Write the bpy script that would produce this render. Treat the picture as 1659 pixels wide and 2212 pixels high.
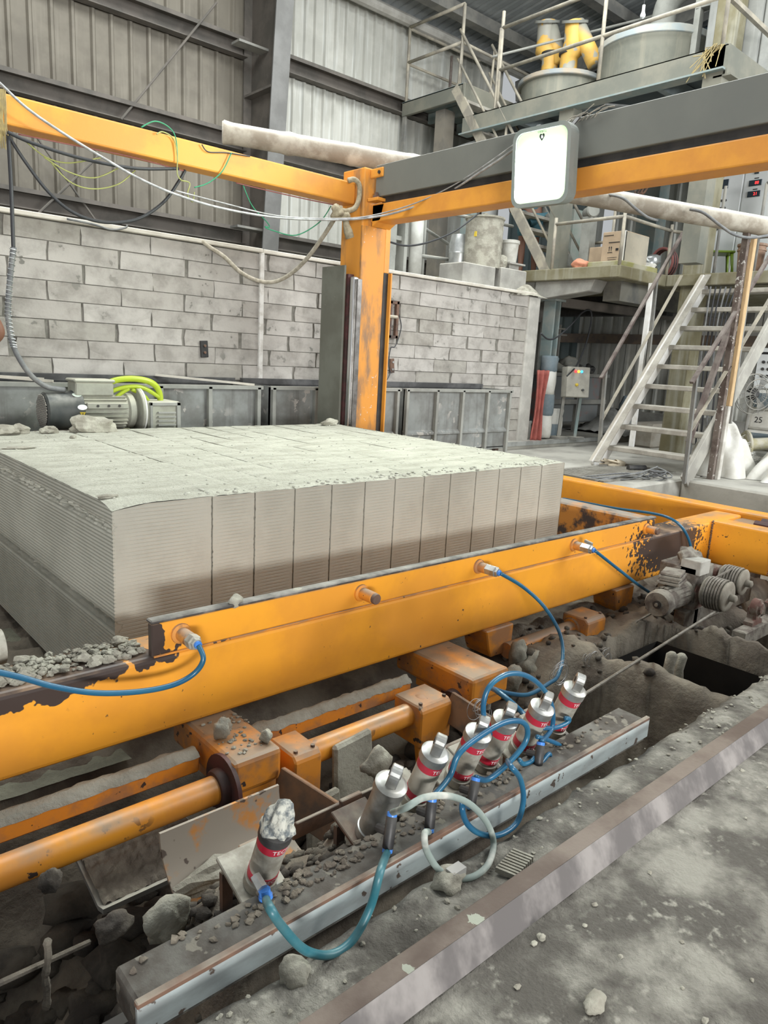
import bpy, math, random
from mathutils import Vector, Matrix, noise as mn
random.seed(7)
R = math.radians
scene = bpy.context.scene
for o in list(bpy.data.objects): bpy.data.objects.remove(o, do_unlink=True)
C = scene.collection

# ------------------------------------------------------------------ camera
CAM_H = 1.12
FPX = 1562.36
yaw, pitch, roll = R(47.9273), R(12.0701), R(-3.0883)
fw = Vector((math.cos(pitch) * math.cos(yaw), math.cos(pitch) * math.sin(yaw), -math.sin(pitch)))
rt = fw.cross(Vector((0, 0, 1))).normalized()
dn = fw.cross(rt)
r2 = rt * math.cos(roll) + dn * math.sin(roll)
d2 = dn * math.cos(roll) - rt * math.sin(roll)
cam_data = bpy.data.cameras.new('camera')
cam = bpy.data.objects.new('camera', cam_data)
C.objects.link(cam)
scene.camera = cam
m = Matrix((r2, -d2, -fw)).transposed().to_4x4()
m.translation = Vector((0, 0, CAM_H))
cam.matrix_world = m
cam_data.sensor_fit = 'VERTICAL'
cam_data.sensor_height = 36.0
cam_data.lens = 36.0 * FPX / 2212.0
cam_data.clip_start = 0.02
cam_data.clip_end = 200


def P(px, py, x=None, y=None, z=None):
    """world point on a given plane that was measured at a picture position"""
    d = r2 * ((px - 829.5) / FPX) + d2 * ((py - 1106.0) / FPX) + fw
    if x is not None: t = x / d.x
    elif y is not None: t = y / d.y
    else: t = (z - CAM_H) / d.z
    return Vector((0, 0, CAM_H)) + d * t


# ------------------------------------------------------------------ world, lights, exposure
w = bpy.data.worlds.new('world')
scene.world = w
w.use_nodes = True
bg = w.node_tree.nodes['Background']
bg.inputs[0].default_value = (0.93, 0.97, 1.0, 1)
bg.inputs[1].default_value = 0.5


def area(name, loc, target, sx, sy, power, col=(1, 1, 1), spread=180):
    l = bpy.data.lights.new(name, 'AREA')
    l.shape = 'RECTANGLE'; l.size = sx; l.size_y = sy; l.energy = power; l.color = col
    l.spread = R(spread)
    o = bpy.data.objects.new(name, l)
    C.objects.link(o)
    o.location = loc
    o.rotation_euler = (Vector(target) - Vector(loc)).to_track_quat('-Z', 'Y').to_euler()
    return o


# daylight through the translucent roof sheets over the shed, and through the wide open gate behind the photographer
area('roof_skylight', (4.5, 5.2, 6.9), (4.5, 5.4, 0), 9, 4, 820, (0.97, 1.0, 0.98))
area('gate_daylight', (-4.0, -9.0, 0.9), (2.2, 2.5, 0.6), 3.0, 1.3, 1300, (1.0, 0.985, 0.96))
area('side_daylight', (9.5, -3.5, 4.5), (9.5, 6.0, 2.2), 6, 3, 850, (0.97, 1.0, 1.0))
yl = bpy.data.lights.new('yard_lamp', 'SPOT'); yl.energy = 420; yl.spot_size = R(46); yl.spot_blend = 1.0; yl.shadow_soft_size = .35; yl.color = (1.0, .98, .93)
yo_ = bpy.data.objects.new('yard_lamp', yl); C.objects.link(yo_); yo_.location = (3.2, -1.6, 3.6); yo_.rotation_euler = (Vector((1.75, .0, 0)) - Vector((3.2, -1.6, 3.6))).to_track_quat('-Z', 'Y').to_euler()
scene.view_settings.view_transform = 'Standard'
scene.view_settings.look = 'None'
scene.view_settings.gamma = 1.0
scene.view_settings.use_curve_mapping = False
scene.view_settings.exposure = 0.0


# ------------------------------------------------------------------ helpers
class MB:
    def __init__(s): s.v = []; s.f = []
    def add(s, vs, fs):
        n = len(s.v); s.v += [tuple(a) for a in vs]; s.f += [tuple(i + n for i in f) for f in fs]; return s
    def box(s, x0, x1, y0, y1, z0, z1):
        return s.add([(x0, y0, z0), (x1, y0, z0), (x1, y1, z0), (x0, y1, z0), (x0, y0, z1), (x1, y0, z1), (x1, y1, z1), (x0, y1, z1)],
                     [(3, 2, 1, 0), (4, 5, 6, 7), (0, 1, 5, 4), (1, 2, 6, 5), (2, 3, 7, 6), (3, 0, 4, 7)])
    def obox(s, c, size, M):
        c = Vector(c); hx, hy, hz = [a / 2 for a in size]
        vs = [c + M @ Vector(p) for p in ((-hx, -hy, -hz), (hx, -hy, -hz), (hx, hy, -hz), (-hx, hy, -hz), (-hx, -hy, hz), (hx, -hy, hz), (hx, hy, hz), (-hx, hy, hz))]
        return s.add(vs, [(3, 2, 1, 0), (4, 5, 6, 7), (0, 1, 5, 4), (1, 2, 6, 5), (2, 3, 7, 6), (3, 0, 4, 7)])
    def beam(s, p0, p1, w, h, up=(0, 0, 1)):
        p0 = Vector(p0); p1 = Vector(p1); d = p1 - p0; L = d.length; d.normalize()
        sd = d.cross(Vector(up))
        if sd.length < 1e-4: sd = d.cross(Vector((1, 0, 0)))
        sd.normalize(); u = sd.cross(d)
        return s.obox((p0 + p1) / 2, (L, w, h), Matrix((d, sd, u)).transposed())
    def tube(s, pts, r, n=8, closed=False):
        pts = [Vector(p) for p in pts]; N = len(pts); vs = []; fs = []
        rr = r if isinstance(r, (list, tuple)) else [r] * N
        up = None
        for i, p in enumerate(pts):
            if closed: t = pts[(i + 1) % N] - pts[i - 1]
            else: t = pts[min(i + 1, N - 1)] - pts[max(i - 1, 0)]
            if t.length < 1e-9: t = Vector((0, 0, 1))
            t.normalize()
            if up is None:
                up = Vector((0, 0, 1)) if abs(t.z) < .9 else Vector((1, 0, 0))
            a = up - t * up.dot(t)
            if a.length < 1e-6: a = t.orthogonal()
            a.normalize(); up = a; b = t.cross(a)
            vs += [p + (a * math.cos(2 * math.pi * k / n) + b * math.sin(2 * math.pi * k / n)) * rr[i] for k in range(n)]
        for i in range(N if closed else N - 1):
            j = (i + 1) % N
            fs += [(i * n + k, i * n + (k + 1) % n, j * n + (k + 1) % n, j * n + k) for k in range(n)]
        if not closed: fs += [tuple(range(n - 1, -1, -1)), tuple((N - 1) * n + k for k in range(n))]
        return s.add(vs, fs)
    def cyl(s, p0, p1, r, r1=None, n=16): return s.tube([p0, p1], [r, r if r1 is None else r1], n)
    def lathe(s, p0, ax, prof, n=20):
        """prof: list of (radius, distance along ax)"""
        p0 = Vector(p0); ax = Vector(ax).normalized(); a = ax.orthogonal().normalized(); b = ax.cross(a); vs = []; fs = []
        for r, t in prof: vs += [p0 + ax * t + (a * math.cos(2 * math.pi * k / n) + b * math.sin(2 * math.pi * k / n)) * r for k in range(n)]
        for i in range(len(prof) - 1): fs += [(i * n + k, i * n + (k + 1) % n, (i + 1) * n + (k + 1) % n, (i + 1) * n + k) for k in range(n)]
        fs += [tuple(range(n - 1, -1, -1)), tuple((len(prof) - 1) * n + k for k in range(n))]
        return s.add(vs, fs)
    def prism(s, pts, off):
        off = Vector(off); pts = [Vector(p) for p in pts]; n = len(pts)
        return s.add(pts + [p + off for p in pts], [tuple(range(n - 1, -1, -1)), tuple(range(n, 2 * n))] + [(i, (i + 1) % n, n + (i + 1) % n, n + i) for i in range(n)])
    def grid(s, fn, nu, nv):
        vs = [fn(i / nu, j / nv) for i in range(nu + 1) for j in range(nv + 1)]
        return s.add(vs, [(i * (nv + 1) + j, (i + 1) * (nv + 1) + j, (i + 1) * (nv + 1) + j + 1, i * (nv + 1) + j + 1) for i in range(nu) for j in range(nv)])
    def rock(s, c, r, seed=0, sq=(1, 1, 1), rough=.35, sub=2):
        vs, fs = ICO[sub]; c = Vector(c); q = random.Random(seed).uniform(0, 100); M = Matrix.Rotation(q, 3, 'Z') @ Matrix.Rotation(q * 1.7, 3, 'X')
        out = []
        for v in vs:
            k = 1 + rough * (mn.noise(v * 1.3 + Vector((q, 0, 0))) * 1.3 + .4 * mn.noise(v * 3.7 + Vector((0, q, 0))))
            p = M @ (v * k * r); out.append(c + Vector((p.x * sq[0], p.y * sq[1], p.z * sq[2])))
        return s.add(out, fs)
    def build(s, name, mt, parent=None, bev=0, smooth=False, segs=1):
        off = Vector((0, 0, 0)); q = parent
        while q is not None: off += q.location; q = q.parent
        me = bpy.data.meshes.new(name)
        me.from_pydata([tuple(Vector(v) - off) for v in s.v], [], s.f)
        me.materials.append(mt)
        if smooth: me.polygons.foreach_set('use_smooth', [True] * len(me.polygons))
        me.validate(); me.update()
        o = bpy.data.objects.new(name, me); C.objects.link(o)
        if parent is not None: o.parent = parent
        if bev:
            b = o.modifiers.new('bevel', 'BEVEL'); b.width = bev; b.segments = segs; b.limit_method = 'ANGLE'; b.angle_limit = R(35)
        if smooth == 'auto':
            pass
        return o


def ico(sub):
    import bmesh
    bm = bmesh.new(); bmesh.ops.create_icosphere(bm, subdivisions=sub, radius=1)
    bm.verts.index_update()
    r = ([v.co.copy() for v in bm.verts], [tuple(v.index for v in f.verts) for f in bm.faces]); bm.free(); return r
ICO = {1: ico(1), 2: ico(2), 3: ico(3)}


def sharp(o, ang=35):
    for p in o.data.polygons: p.use_smooth = True
    try: o.data.set_sharp_from_angle(angle=R(ang))
    except Exception: pass
    return o


def tag(o, label, cat, group=None, kind=None):
    o['label'] = label; o['category'] = cat
    if group: o['group'] = group
    if kind: o['kind'] = kind
    return o


def thing(name, label, cat, loc=(0, 0, 0), group=None):
    o = bpy.data.objects.new(name, None); C.objects.link(o); o.location = Vector(loc); o.empty_display_size = .1
    return tag(o, label, cat, group)


def struct(o, label=None):
    o['kind'] = 'structure'
    if label: o['label'] = label
    return o


def smooth_path(pts, k=8, closed=False):
    pts = [Vector(p) for p in pts]; n = len(pts); out = []
    for i in range(n if closed else n - 1):
        p0 = pts[i - 1] if (i or closed) else pts[0]; p1 = pts[i]; p2 = pts[(i + 1) % n]
        p3 = pts[(i + 2) % n] if closed else pts[min(i + 2, n - 1)]
        for j in range(k):
            t = j / k; out.append(.5 * (2 * p1 + (p2 - p0) * t + (2 * p0 - 5 * p1 + 4 * p2 - p3) * t * t + (3 * p1 - p0 - 3 * p2 + p3) * t ** 3))
    if not closed: out.append(pts[-1])
    return out


def sag(a, b, s, k=14):
    a = Vector(a); b = Vector(b)
    return [a.lerp(b, i / k) - Vector((0, 0, 4 * s * (i / k) * (1 - i / k))) for i in range(k + 1)]


# ------------------------------------------------------------------ materials
def mat(name, c1, c2=None, scale=3., lo=.38, hi=.62, rough=.7, metal=0., bump=0., bscale=30., spots=None, patches=(), pcol=(.05, .035, .03), dust=None, emit=None, ring=None, stretch=None, streak=None):
    mt = bpy.data.materials.new(name); mt.use_nodes = True
    nt = mt.node_tree; N = nt.nodes; L = nt.links; b = N['Principled BSDF']
    b.inputs['Roughness'].default_value = rough; b.inputs['Metallic'].default_value = metal
    b.inputs['Base Color'].default_value = (*c1, 1)
    if emit:
        b.inputs['Emission Color'].default_value = (*emit[0], 1); b.inputs['Emission Strength'].default_value = emit[1]
    geo = N.new('ShaderNodeNewGeometry'); pos = geo.outputs['Position']
    if stretch:
        mp = N.new('ShaderNodeMapping'); mp.inputs['Scale'].default_value = stretch; L.new(pos, mp.inputs[0]); spos = mp.outputs[0]
    else: spos = pos

    def nz(sc, det=4., ro=.6, src=None):
        n = N.new('ShaderNodeTexNoise'); n.inputs['Scale'].default_value = sc; n.inputs['Detail'].default_value = det; n.inputs['Roughness'].default_value = ro
        L.new(src or pos, n.inputs['Vector']); return n.outputs[0]

    def mr(src, a, bb):
        r_ = N.new('ShaderNodeMapRange'); r_.interpolation_type = 'SMOOTHSTEP'; r_.inputs[1].default_value = a; r_.inputs[2].default_value = bb; L.new(src, r_.inputs[0]); return r_.outputs[0]

    def mth(op, a, bb=None):
        n = N.new('ShaderNodeMath'); n.operation = op
        for i, q in enumerate((a, bb)):
            if q is None: continue
            if isinstance(q, (int, float)): n.inputs[i].default_value = q
            else: L.new(q, n.inputs[i])
        return n.outputs[0]

    def mix(fac, a, bb):
        n = N.new('ShaderNodeMix'); n.data_type = 'RGBA'
        L.new(fac, n.inputs[0])
        for i, q in ((6, a), (7, bb)):
            if isinstance(q, tuple): n.inputs[i].default_value = (*q, 1)
            else: L.new(q, n.inputs[i])
        return n.outputs[2]
    col = c1
    if c2: col = mix(mr(nz(scale, 5, .62, spos), lo, hi), c1, c2)
    if streak:
        mp = N.new('ShaderNodeMapping'); mp.inputs['Scale'].default_value = (1, 1, .06); L.new(pos, mp.inputs[0])
        col = mix(mth('MULTIPLY', mr(nz(streak[1], 3, .6, mp.outputs[0]), .5, .72), streak[2]), col, streak[0])
    if spots:
        f = mr(nz(spots[1], 3, .55), spots[2], spots[2] + (spots[4] if len(spots) > 4 else .03))
        if len(spots) > 3: f = mth('MULTIPLY', f, mr(nz(spots[3], 2), .45, .6))
        col = mix(f, col, spots[0])
    for pt in patches:
        vm = N.new('ShaderNodeVectorMath'); vm.operation = 'SUBTRACT'; L.new(pos, vm.inputs[0]); vm.inputs[1].default_value = pt[0]
        vd = N.new('ShaderNodeVectorMath'); vd.operation = 'DIVIDE'; L.new(vm.outputs[0], vd.inputs[0]); vd.inputs[1].default_value = pt[1]
        vl = N.new('ShaderNodeVectorMath'); vl.operation = 'LENGTH'; L.new(vd.outputs[0], vl.inputs[0])
        k = pt[2] if len(pt) > 2 else 2.2
        f = mr(mth('ADD', vl.outputs[1], mth('MULTIPLY', mth('SUBTRACT', nz(pt[3] if len(pt) > 3 else 22, 3), .5), k)), 1.02, .98)
        col = mix(f, col, pcol)
    if dust:
        sp = N.new('ShaderNodeSeparateXYZ'); L.new(geo.outputs['Normal'], sp.inputs[0])
        f = mth('MULTIPLY', mr(sp.outputs[2], .25, .85), mr(nz(dust[2] if len(dust) > 2 else 6, 4), .5 - dust[1] * .5, .9 - dust[1] * .5))
        col = mix(f, col, dust[0])
    if not isinstance(col, tuple): L.new(col, b.inputs['Base Color'])
    if bump:
        bp = N.new('ShaderNodeBump'); bp.inputs['Strength'].default_value = min(1, bump); bp.inputs['Distance'].default_value = .012 if bscale < 60 else .005
        L.new(nz(bscale, 5, .65), bp.inputs['Height']); L.new(bp.outputs[0], b.inputs['Normal'])
    return mt


DUST = (.40, .385, .335)
CON = (.43, .42, .375)
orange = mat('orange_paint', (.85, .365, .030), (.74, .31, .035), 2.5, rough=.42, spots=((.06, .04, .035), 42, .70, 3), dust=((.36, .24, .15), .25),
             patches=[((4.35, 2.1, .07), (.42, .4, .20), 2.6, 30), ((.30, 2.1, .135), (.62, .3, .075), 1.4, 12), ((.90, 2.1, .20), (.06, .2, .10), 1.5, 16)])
orange_pipe = mat('orange_pipe_paint', (.80, .33, .03), (.66, .26, .04), 4, rough=.4, spots=((.055, .04, .035), 24, .615, 3), dust=((.36, .25, .16), .4))
orange_old = mat('orange_paint_worn', (.72, .27, .03), (.40, .19, .08), 7, .42, .62, rough=.55, spots=((.05, .035, .03), 26, .66), dust=((.26, .19, .13), .6))
orange_up = mat('orange_paint_gantry', (.78, .34, .045), (.68, .28, .045), 3, rough=.5, spots=((.10, .06, .03), 30, .74, 3), bump=.05)
orange_dirty = mat('orange_paint_dirty', (.62, .26, .05), (.07, .05, .045), 9, .44, .60, rough=.7, dust=((.30, .27, .23), .6))
rust = mat('rusty_steel', (.16, .09, .06), (.07, .05, .042), 9, rough=.75, bump=.2, bscale=60, dust=((.30, .27, .22), .35))
darkrust = mat('dark_red_rust', (.085, .03, .03), (.045, .025, .022), 12, rough=.6)
grey_plate = mat('olive_grey_plate', (.165, .17, .15), (.145, .15, .135), 1.2, rough=.55, bump=.04, dust=((.33, .33, .30), .5))
black = mat('black_steel', (.02, .02, .02), (.04, .037, .034), 5, rough=.6)
blackcap = mat('black_worn_edge', (.055, .05, .047), (.25, .24, .22), 7, .45, .7, rough=.65, dust=((.30, .29, .26), .35))
chrome = mat('chrome', (.75, .76, .76), rough=.18, metal=1.)
alu = mat('aluminium', (.46, .47, .46), (.33, .33, .31), 18, rough=.42, metal=.8)
alu_dirty = mat('dusty_aluminium', (.25, .235, .195), (.40, .385, .33), 20, .35, .6, rough=.6, metal=.25, bump=.1, bscale=80)
con = mat('concrete', (.36, .355, .325), (.24, .235, .215), 2.2, rough=.9, bump=.3, bscale=25, dust=(DUST, .5))
con_olive = mat('stained_concrete', (.24, .225, .155), (.17, .15, .085), 2.5, .35, .65, rough=.9, bump=.2, bscale=22, streak=((.40, .40, .35), 9, .5))
slab = mat('dusty_floor', (.085, .078, .067), (.27, .26, .225), 5.5, .40, .66, rough=.92, bump=1., bscale=34, spots=((.30, .29, .25), 38, .52, 5, .2))
slab_back = mat('dusty_floor_back', (.44, .43, .385), (.30, .29, .26), 1.6, rough=.9, bump=.25, bscale=20)
mudm = mat('cement_mud', (.21, .185, .145), (.12, .10, .08), 4, .4, .62, rough=.92, bump=.9, bscale=26, patches=[((-.2, 1.3, -.9), (.85, .75, .8), .6, 6)], pcol=(.028, .025, .021))  # near-black patch paints the shade of the lower-left pit into the mud
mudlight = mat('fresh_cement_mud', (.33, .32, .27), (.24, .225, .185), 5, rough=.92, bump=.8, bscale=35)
rubble = mat('dark_rubble', (.125, .11, .088), (.05, .043, .037), 5, rough=.95, bump=.8, bscale=30, patches=[((-.2, 1.3, -.9), (.85, .75, .8), .6, 6)], pcol=(.022, .02, .017))  # the same pit shade painted into the rubble colour at lower left
chunk = mat('cement_chunk', (.37, .36, .30), (.24, .225, .185), 9, rough=.93, bump=.6, bscale=45)
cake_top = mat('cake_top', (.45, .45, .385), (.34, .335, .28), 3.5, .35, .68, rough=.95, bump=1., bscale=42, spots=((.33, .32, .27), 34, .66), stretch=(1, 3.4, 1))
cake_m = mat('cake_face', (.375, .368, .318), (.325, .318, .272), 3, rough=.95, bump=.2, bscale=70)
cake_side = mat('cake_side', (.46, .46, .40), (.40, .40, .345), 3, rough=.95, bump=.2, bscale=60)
brickm = [mat('wall_block_%d' % i, a, b_, 5, .4, .68, rough=.92, bump=.25, bscale=40, spots=((.19, .185, .165), 10, .62, 1.3)) for i, (a, b_) in enumerate((((.41, .39, .36), (.29, .275, .25)), ((.38, .36, .33), (.265, .25, .225)), ((.44, .42, .39), (.31, .295, .27)), ((.35, .335, .30), (.24, .225, .20))))]
mortar = mat('dark_mortar', (.15, .145, .125), (.23, .22, .195), 12, rough=.95, bump=.4, bscale=60)
sheet_dull = mat('dusty_wall_sheet', (.185, .168, .135), (.135, .121, .097), 1.5, rough=.7, streak=((.235, .215, .178), 14, .5))
sheet_light = mat('bright_wall_sheet', (.47, .47, .43), (.38, .38, .345), 1.5, rough=.6, streak=((.58, .60, .58), 16, .6))
sheet_roof = mat('roof_sheet', (.36, .38, .38), (.27, .29, .29), 1.3, rough=.5, metal=.2)
green_sheet = mat('dark_green_sheet', (.085, .12, .12), (.12, .15, .145), 1.2, rough=.6)
girt_m = mat('dusty_girt', (.095, .088, .078), (.14, .125, .11), 3, rough=.8, dust=((.27, .25, .215), .9))
steelgrey = mat('dusty_grey_steel', (.25, .245, .22), (.17, .17, .16), 3, rough=.75, dust=((.38, .36, .31), .7))
steelblue = mat('blue_grey_steel', (.20, .26, .26), (.28, .30, .28), 4, .4, .65, rough=.7, dust=(DUST, .6))
deckbeam = mat('dusty_deck_beam', (.215, .21, .17), (.155, .16, .135), 2, rough=.8, dust=((.40, .37, .29), .8))
railm = mat('dusty_handrail', (.40, .365, .29), (.27, .25, .21), 5, rough=.75)
rail_rust = mat('rusty_handrail', (.07, .046, .04), (.14, .115, .10), 8, rough=.65, dust=((.25, .22, .195), .3))
treadm = mat('dusty_tread', (.44, .42, .37), (.33, .31, .27), 6, rough=.9, bump=.3, bscale=40)
stringer = mat('white_dusty_stringer', (.82, .82, .80), (.66, .64, .60), 4, rough=.8, dust=((.42, .38, .31), .9))
wood = mat('pale_timber', (.56, .40, .22), (.46, .32, .17), 9, rough=.8, stretch=(8, 8, 1))
bamboo = mat('dusty_bamboo', (.44, .41, .345), (.27, .235, .185), 5, .35, .6, rough=.85, dust=((.56, .54, .49), .95, 4), bump=.2)
timber = mat('limewashed_plank', (.60, .57, .50), (.50, .47, .41), 5, rough=.85)
cream = mat('cream_paint', (.62, .62, .58), (.55, .55, .52), 2, rough=.5)
cabinet_m = mat('cabinet_paint', (.74, .77, .78), (.68, .71, .72), 1.5, rough=.4)
blue_tube = mat('blue_air_tube', (.014, .095, .19), (.02, .12, .21), 8, rough=.3, spots=((.25, .28, .28), 40, .74))
teal_tube = mat('teal_air_tube', (.02, .125, .16), (.06, .165, .19), 9, rough=.4)
grey_tube = mat('dusty_grey_tube', (.22, .27, .25), (.55, .55, .50), 4, .45, .6, rough=.6)
bright_blue = mat('blue_collar', (.06, .22, .65), rough=.35)
blackp = mat('black_plastic', (.025, .025, .027), (.06, .058, .055), 9, rough=.5)
cable_m = mat('black_cable', (.03, .032, .036), rough=.5)
cable_grey = mat('dusty_cable', (.20, .205, .20), (.13, .135, .14), 10, rough=.6)
clear_m = mat('silvery_wire', (.50, .51, .52), (.33, .33, .33), 14, rough=.35, metal=.3)
white_wire = mat('pale_wire', (.60, .58, .52), rough=.6)
green_wire = mat('green_wire', (.03, .28, .14), rough=.5)
lime_wire = mat('yellow_green_wire', (.36, .38, .13), rough=.5)
red_wire = mat('reddish_wire', (.28, .10, .09), rough=.6)
ropem = mat('jute_rope', (.42, .37, .26), (.30, .26, .18), 30, rough=.95, bump=.6, bscale=90)
rope_white = mat('dusty_rope', (.50, .46, .38), (.36, .33, .26), 25, rough=.95, bump=.6, bscale=120)
straw = mat('yellow_twine', (.44, .35, .16), (.33, .27, .14), 20, rough=.9)
wire_rope = mat('steel_wire_rope', (.26, .24, .21), (.17, .155, .13), 30, rough=.6, metal=.3)
red_band = mat('red_band', (.46, .015, .04), (.36, .03, .05), 20, rough=.45, spots=((.45, .40, .36), 45, .70))
white_text = mat('white_print', (.75, .72, .70), rough=.6)
black_text = mat('black_print', (.01, .01, .012), rough=.6)
green_plastic = mat('lime_green_plastic', (.42, .53, .025), (.36, .46, .03), 4, rough=.35)
green_olive = mat('olive_green_plastic', (.16, .25, .02), (.13, .20, .02), 4, rough=.4)
yellow_pipe = mat('yellow_pipe_paint', (.75, .46, .10), (.62, .37, .09), 3, rough=.5, dust=((.36, .36, .31), .8), spots=((.36, .35, .30), 3, .56))
dusty_grey = mat('dust_coated', (.30, .305, .28), (.23, .235, .215), 4, rough=.85, dust=((.42, .41, .36), .8))
tank_m = mat('dusty_tank', (.17, .175, .145), (.22, .22, .18), 2.5, rough=.75, dust=((.36, .37, .35), .6), streak=((.33, .31, .24), 9, .5))
tank_rim = mat('dusty_tank_rim', (.42, .36, .28), (.30, .33, .34), 3, rough=.8)
mould_m = mat('mould_steel', (.25, .265, .255), (.15, .15, .14), 3, .35, .68, rough=.75, spots=((.40, .38, .35), 11, .58, 2), streak=((.09, .085, .08), 14, .55))
mould_rim = mat('mould_rim', (.045, .045, .045), (.10, .10, .10), 4, rough=.65, dust=((.16, .16, .155), .6))
chan_top = mat('channel_dirty_top', (.15, .145, .13), (.07, .06, .05), 6, rough=.85, bump=.4, bscale=30, spots=((.19, .175, .145), 20, .58))
chan_front = mat('channel_pale_blue', (.44, .50, .50), (.34, .37, .37), 6, rough=.7, spots=((.10, .075, .06), 24, .63), stretch=(1, 1, 3))
railtop = mat('floor_rail_steel', (.085, .058, .044), (.17, .135, .11), 3.5, rough=.7, bump=.15, bscale=40, patches=[((.985, .755, .062), (.016, .018, .02), 1.6, 70), ((.80, .755, .062), (.009, .018, .02), 1.6, 70)], pcol=(.30, .32, .26))
railside = mat('floor_rail_side', (.115, .105, .103), (.27, .25, .24), 7, .42, .68, rough=.75, stretch=(1, 1, .5))
skin = mat('skin', (.20, .095, .06), rough=.55)
cloth_blue = mat('teal_cloth', (.05, .14, .18), (.07, .17, .21), 8, rough=.9)
cloth_dark = mat('dark_cloth', (.06, .06, .07), rough=.9)
hair_m = mat('hair', (.012, .011, .01), rough=.7)
cardboard = mat('cardboard', (.44, .335, .23), (.38, .29, .20), 4, rough=.85)
tape_m = mat('cardboard_grey_side', (.42, .38, .30), (.36, .33, .27), 4, rough=.85)  # greyer, slightly paler board for the carton's side panel
white_bag = mat('woven_sack', (.66, .66, .62), (.56, .55, .50), 5, rough=.8, bump=.2, bscale=90)
blue_bag = mat('blue_sack_print', (.14, .185, .215), (.20, .24, .26), 6, rough=.7)
red_cloth = mat('red_cloth', (.38, .11, .09), (.28, .085, .07), 9, rough=.9)
bright_red = mat('bright_red_cloth', (.48, .04, .035), rough=.85)
slipper_m = mat('cream_rubber', (.66, .58, .45), rough=.7)
glass_dark = mat('dark_screen', (.035, .05, .065), rough=.2)
red_led = mat('red_led', (.3, .01, .01), emit=((1, .04, .04), 3))
lamp_r = mat('red_pilot_light', (.5, .02, .02), emit=((1, .05, .05), 2.2))
lamp_y = mat('yellow_pilot_light', (.6, .4, .02), emit=((1, .62, .06), 2.0))
lamp_b = mat('blue_pilot_light', (.02, .2, .6), emit=((.06, .45, 1), 2.2))
lamp_glow = mat('flood_lamp_glass', (.8, .9, .8), emit=((.90, 1.0, .86), 300.0))
lamp_edge = mat('flood_lamp_reflector', (.50, .62, .44), emit=((.58, .85, .48), .75))
lamp_house = mat('flood_lamp_housing', (.23, .27, .255), (.28, .30, .28), 5, rough=.7)
bucket_rust = mat('rust_stained_bucket', (.34, .22, .15), (.20, .125, .085), 5, rough=.8, streak=((.48, .42, .34), 12, .4))
silver = mat('galvanised_sheet', (.60, .62, .62), (.45, .47, .47), 6, rough=.32, metal=.7)
bulb_m = mat('bulb_glass', (.7, .72, .72), rough=.2)
sign_y = mat('yellow_sticker', (.65, .48, .05), rough=.5)
sticker = mat('pale_sticker', (.52, .58, .52), rough=.5)
slush = mat('green_grey_slush', (.26, .265, .20), (.19, .19, .145), 9, rough=.95, bump=1., bscale=55)
# ------------------------------------------------------------------ the setting
def nz3(x, y, z=0.): return mn.noise(Vector((x, y, z)))
def fb(x, y, s=1., o=0.): return mn.noise(Vector((x * s + o, y * s, o))) + .5 * mn.noise(Vector((x * s * 2.1, y * s * 2.1, o + 3))) + .25 * mn.noise(Vector((x * s * 4.3, y * s * 4.3, o + 7)))

# near floor slab with a broken edge towards the pit
def nearfloor():
    m_ = MB(); nx = 300
    ys = [-4, -2.5, -1.5, -.8, -.3, 0, .2, .4, .55, .66, .74, .8, .84, .88, .91, .935]
    xs = [-2.5 + 10.06 * i / nx for i in range(nx + 1)]
    vs = []
    for x in xs:
        e = .012 * fb(x, 0, 7) + .008 * nz3(x * 31, 2)
        for j, y in enumerate(ys):
            k = max(0, (y - .5) / .44)
            zz = .006 * fb(x, y, 3) * (1 if y > -.5 else 0)
            if y > .78: zz += .010 * fb(x, y, 9) + .004
            if j == len(ys) - 1: zz -= .012
            vs.append((x, y + e * k, zz))
        vs.append((x, .925 + e * .6, -.06)); vs.append((x, .92, -.95))
    n = len(ys) + 2
    m_.add(vs, [(i * n + j, (i + 1) * n + j, (i + 1) * n + j + 1, i * n + j + 1) for i in range(nx) for j in range(n - 1)])
    return struct(m_.build('floor', slab, smooth=True), 'dark dusty concrete floor in the foreground')
nearfloor()

fb1 = MB(); fb1.box(5.62, 17, 3.62, 6.05, -.95, 0); fb1.box(7.56, 17, -4, 3.62, -.95, 0); fb1.box(-5, 5.62, 4.98, 9.9, -.95, 0); fb1.box(5.62, 7.42, 6.05, 9.9, -.95, 0)
struct(fb1.build('floor_back', slab_back, bev=.02), 'pale dusty concrete floor behind the pit')
struct(MB().box(7.42, 17, 6.05, 12, -.95, .10).build('floor_raised', slab_back, bev=.01), 'raised concrete floor under the deck')
struct(MB().box(7.40, 10.3, 6.02, 6.05, .05, .105).build('trim_1', silver), 'bright steel edging strip on the raised floor')

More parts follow.
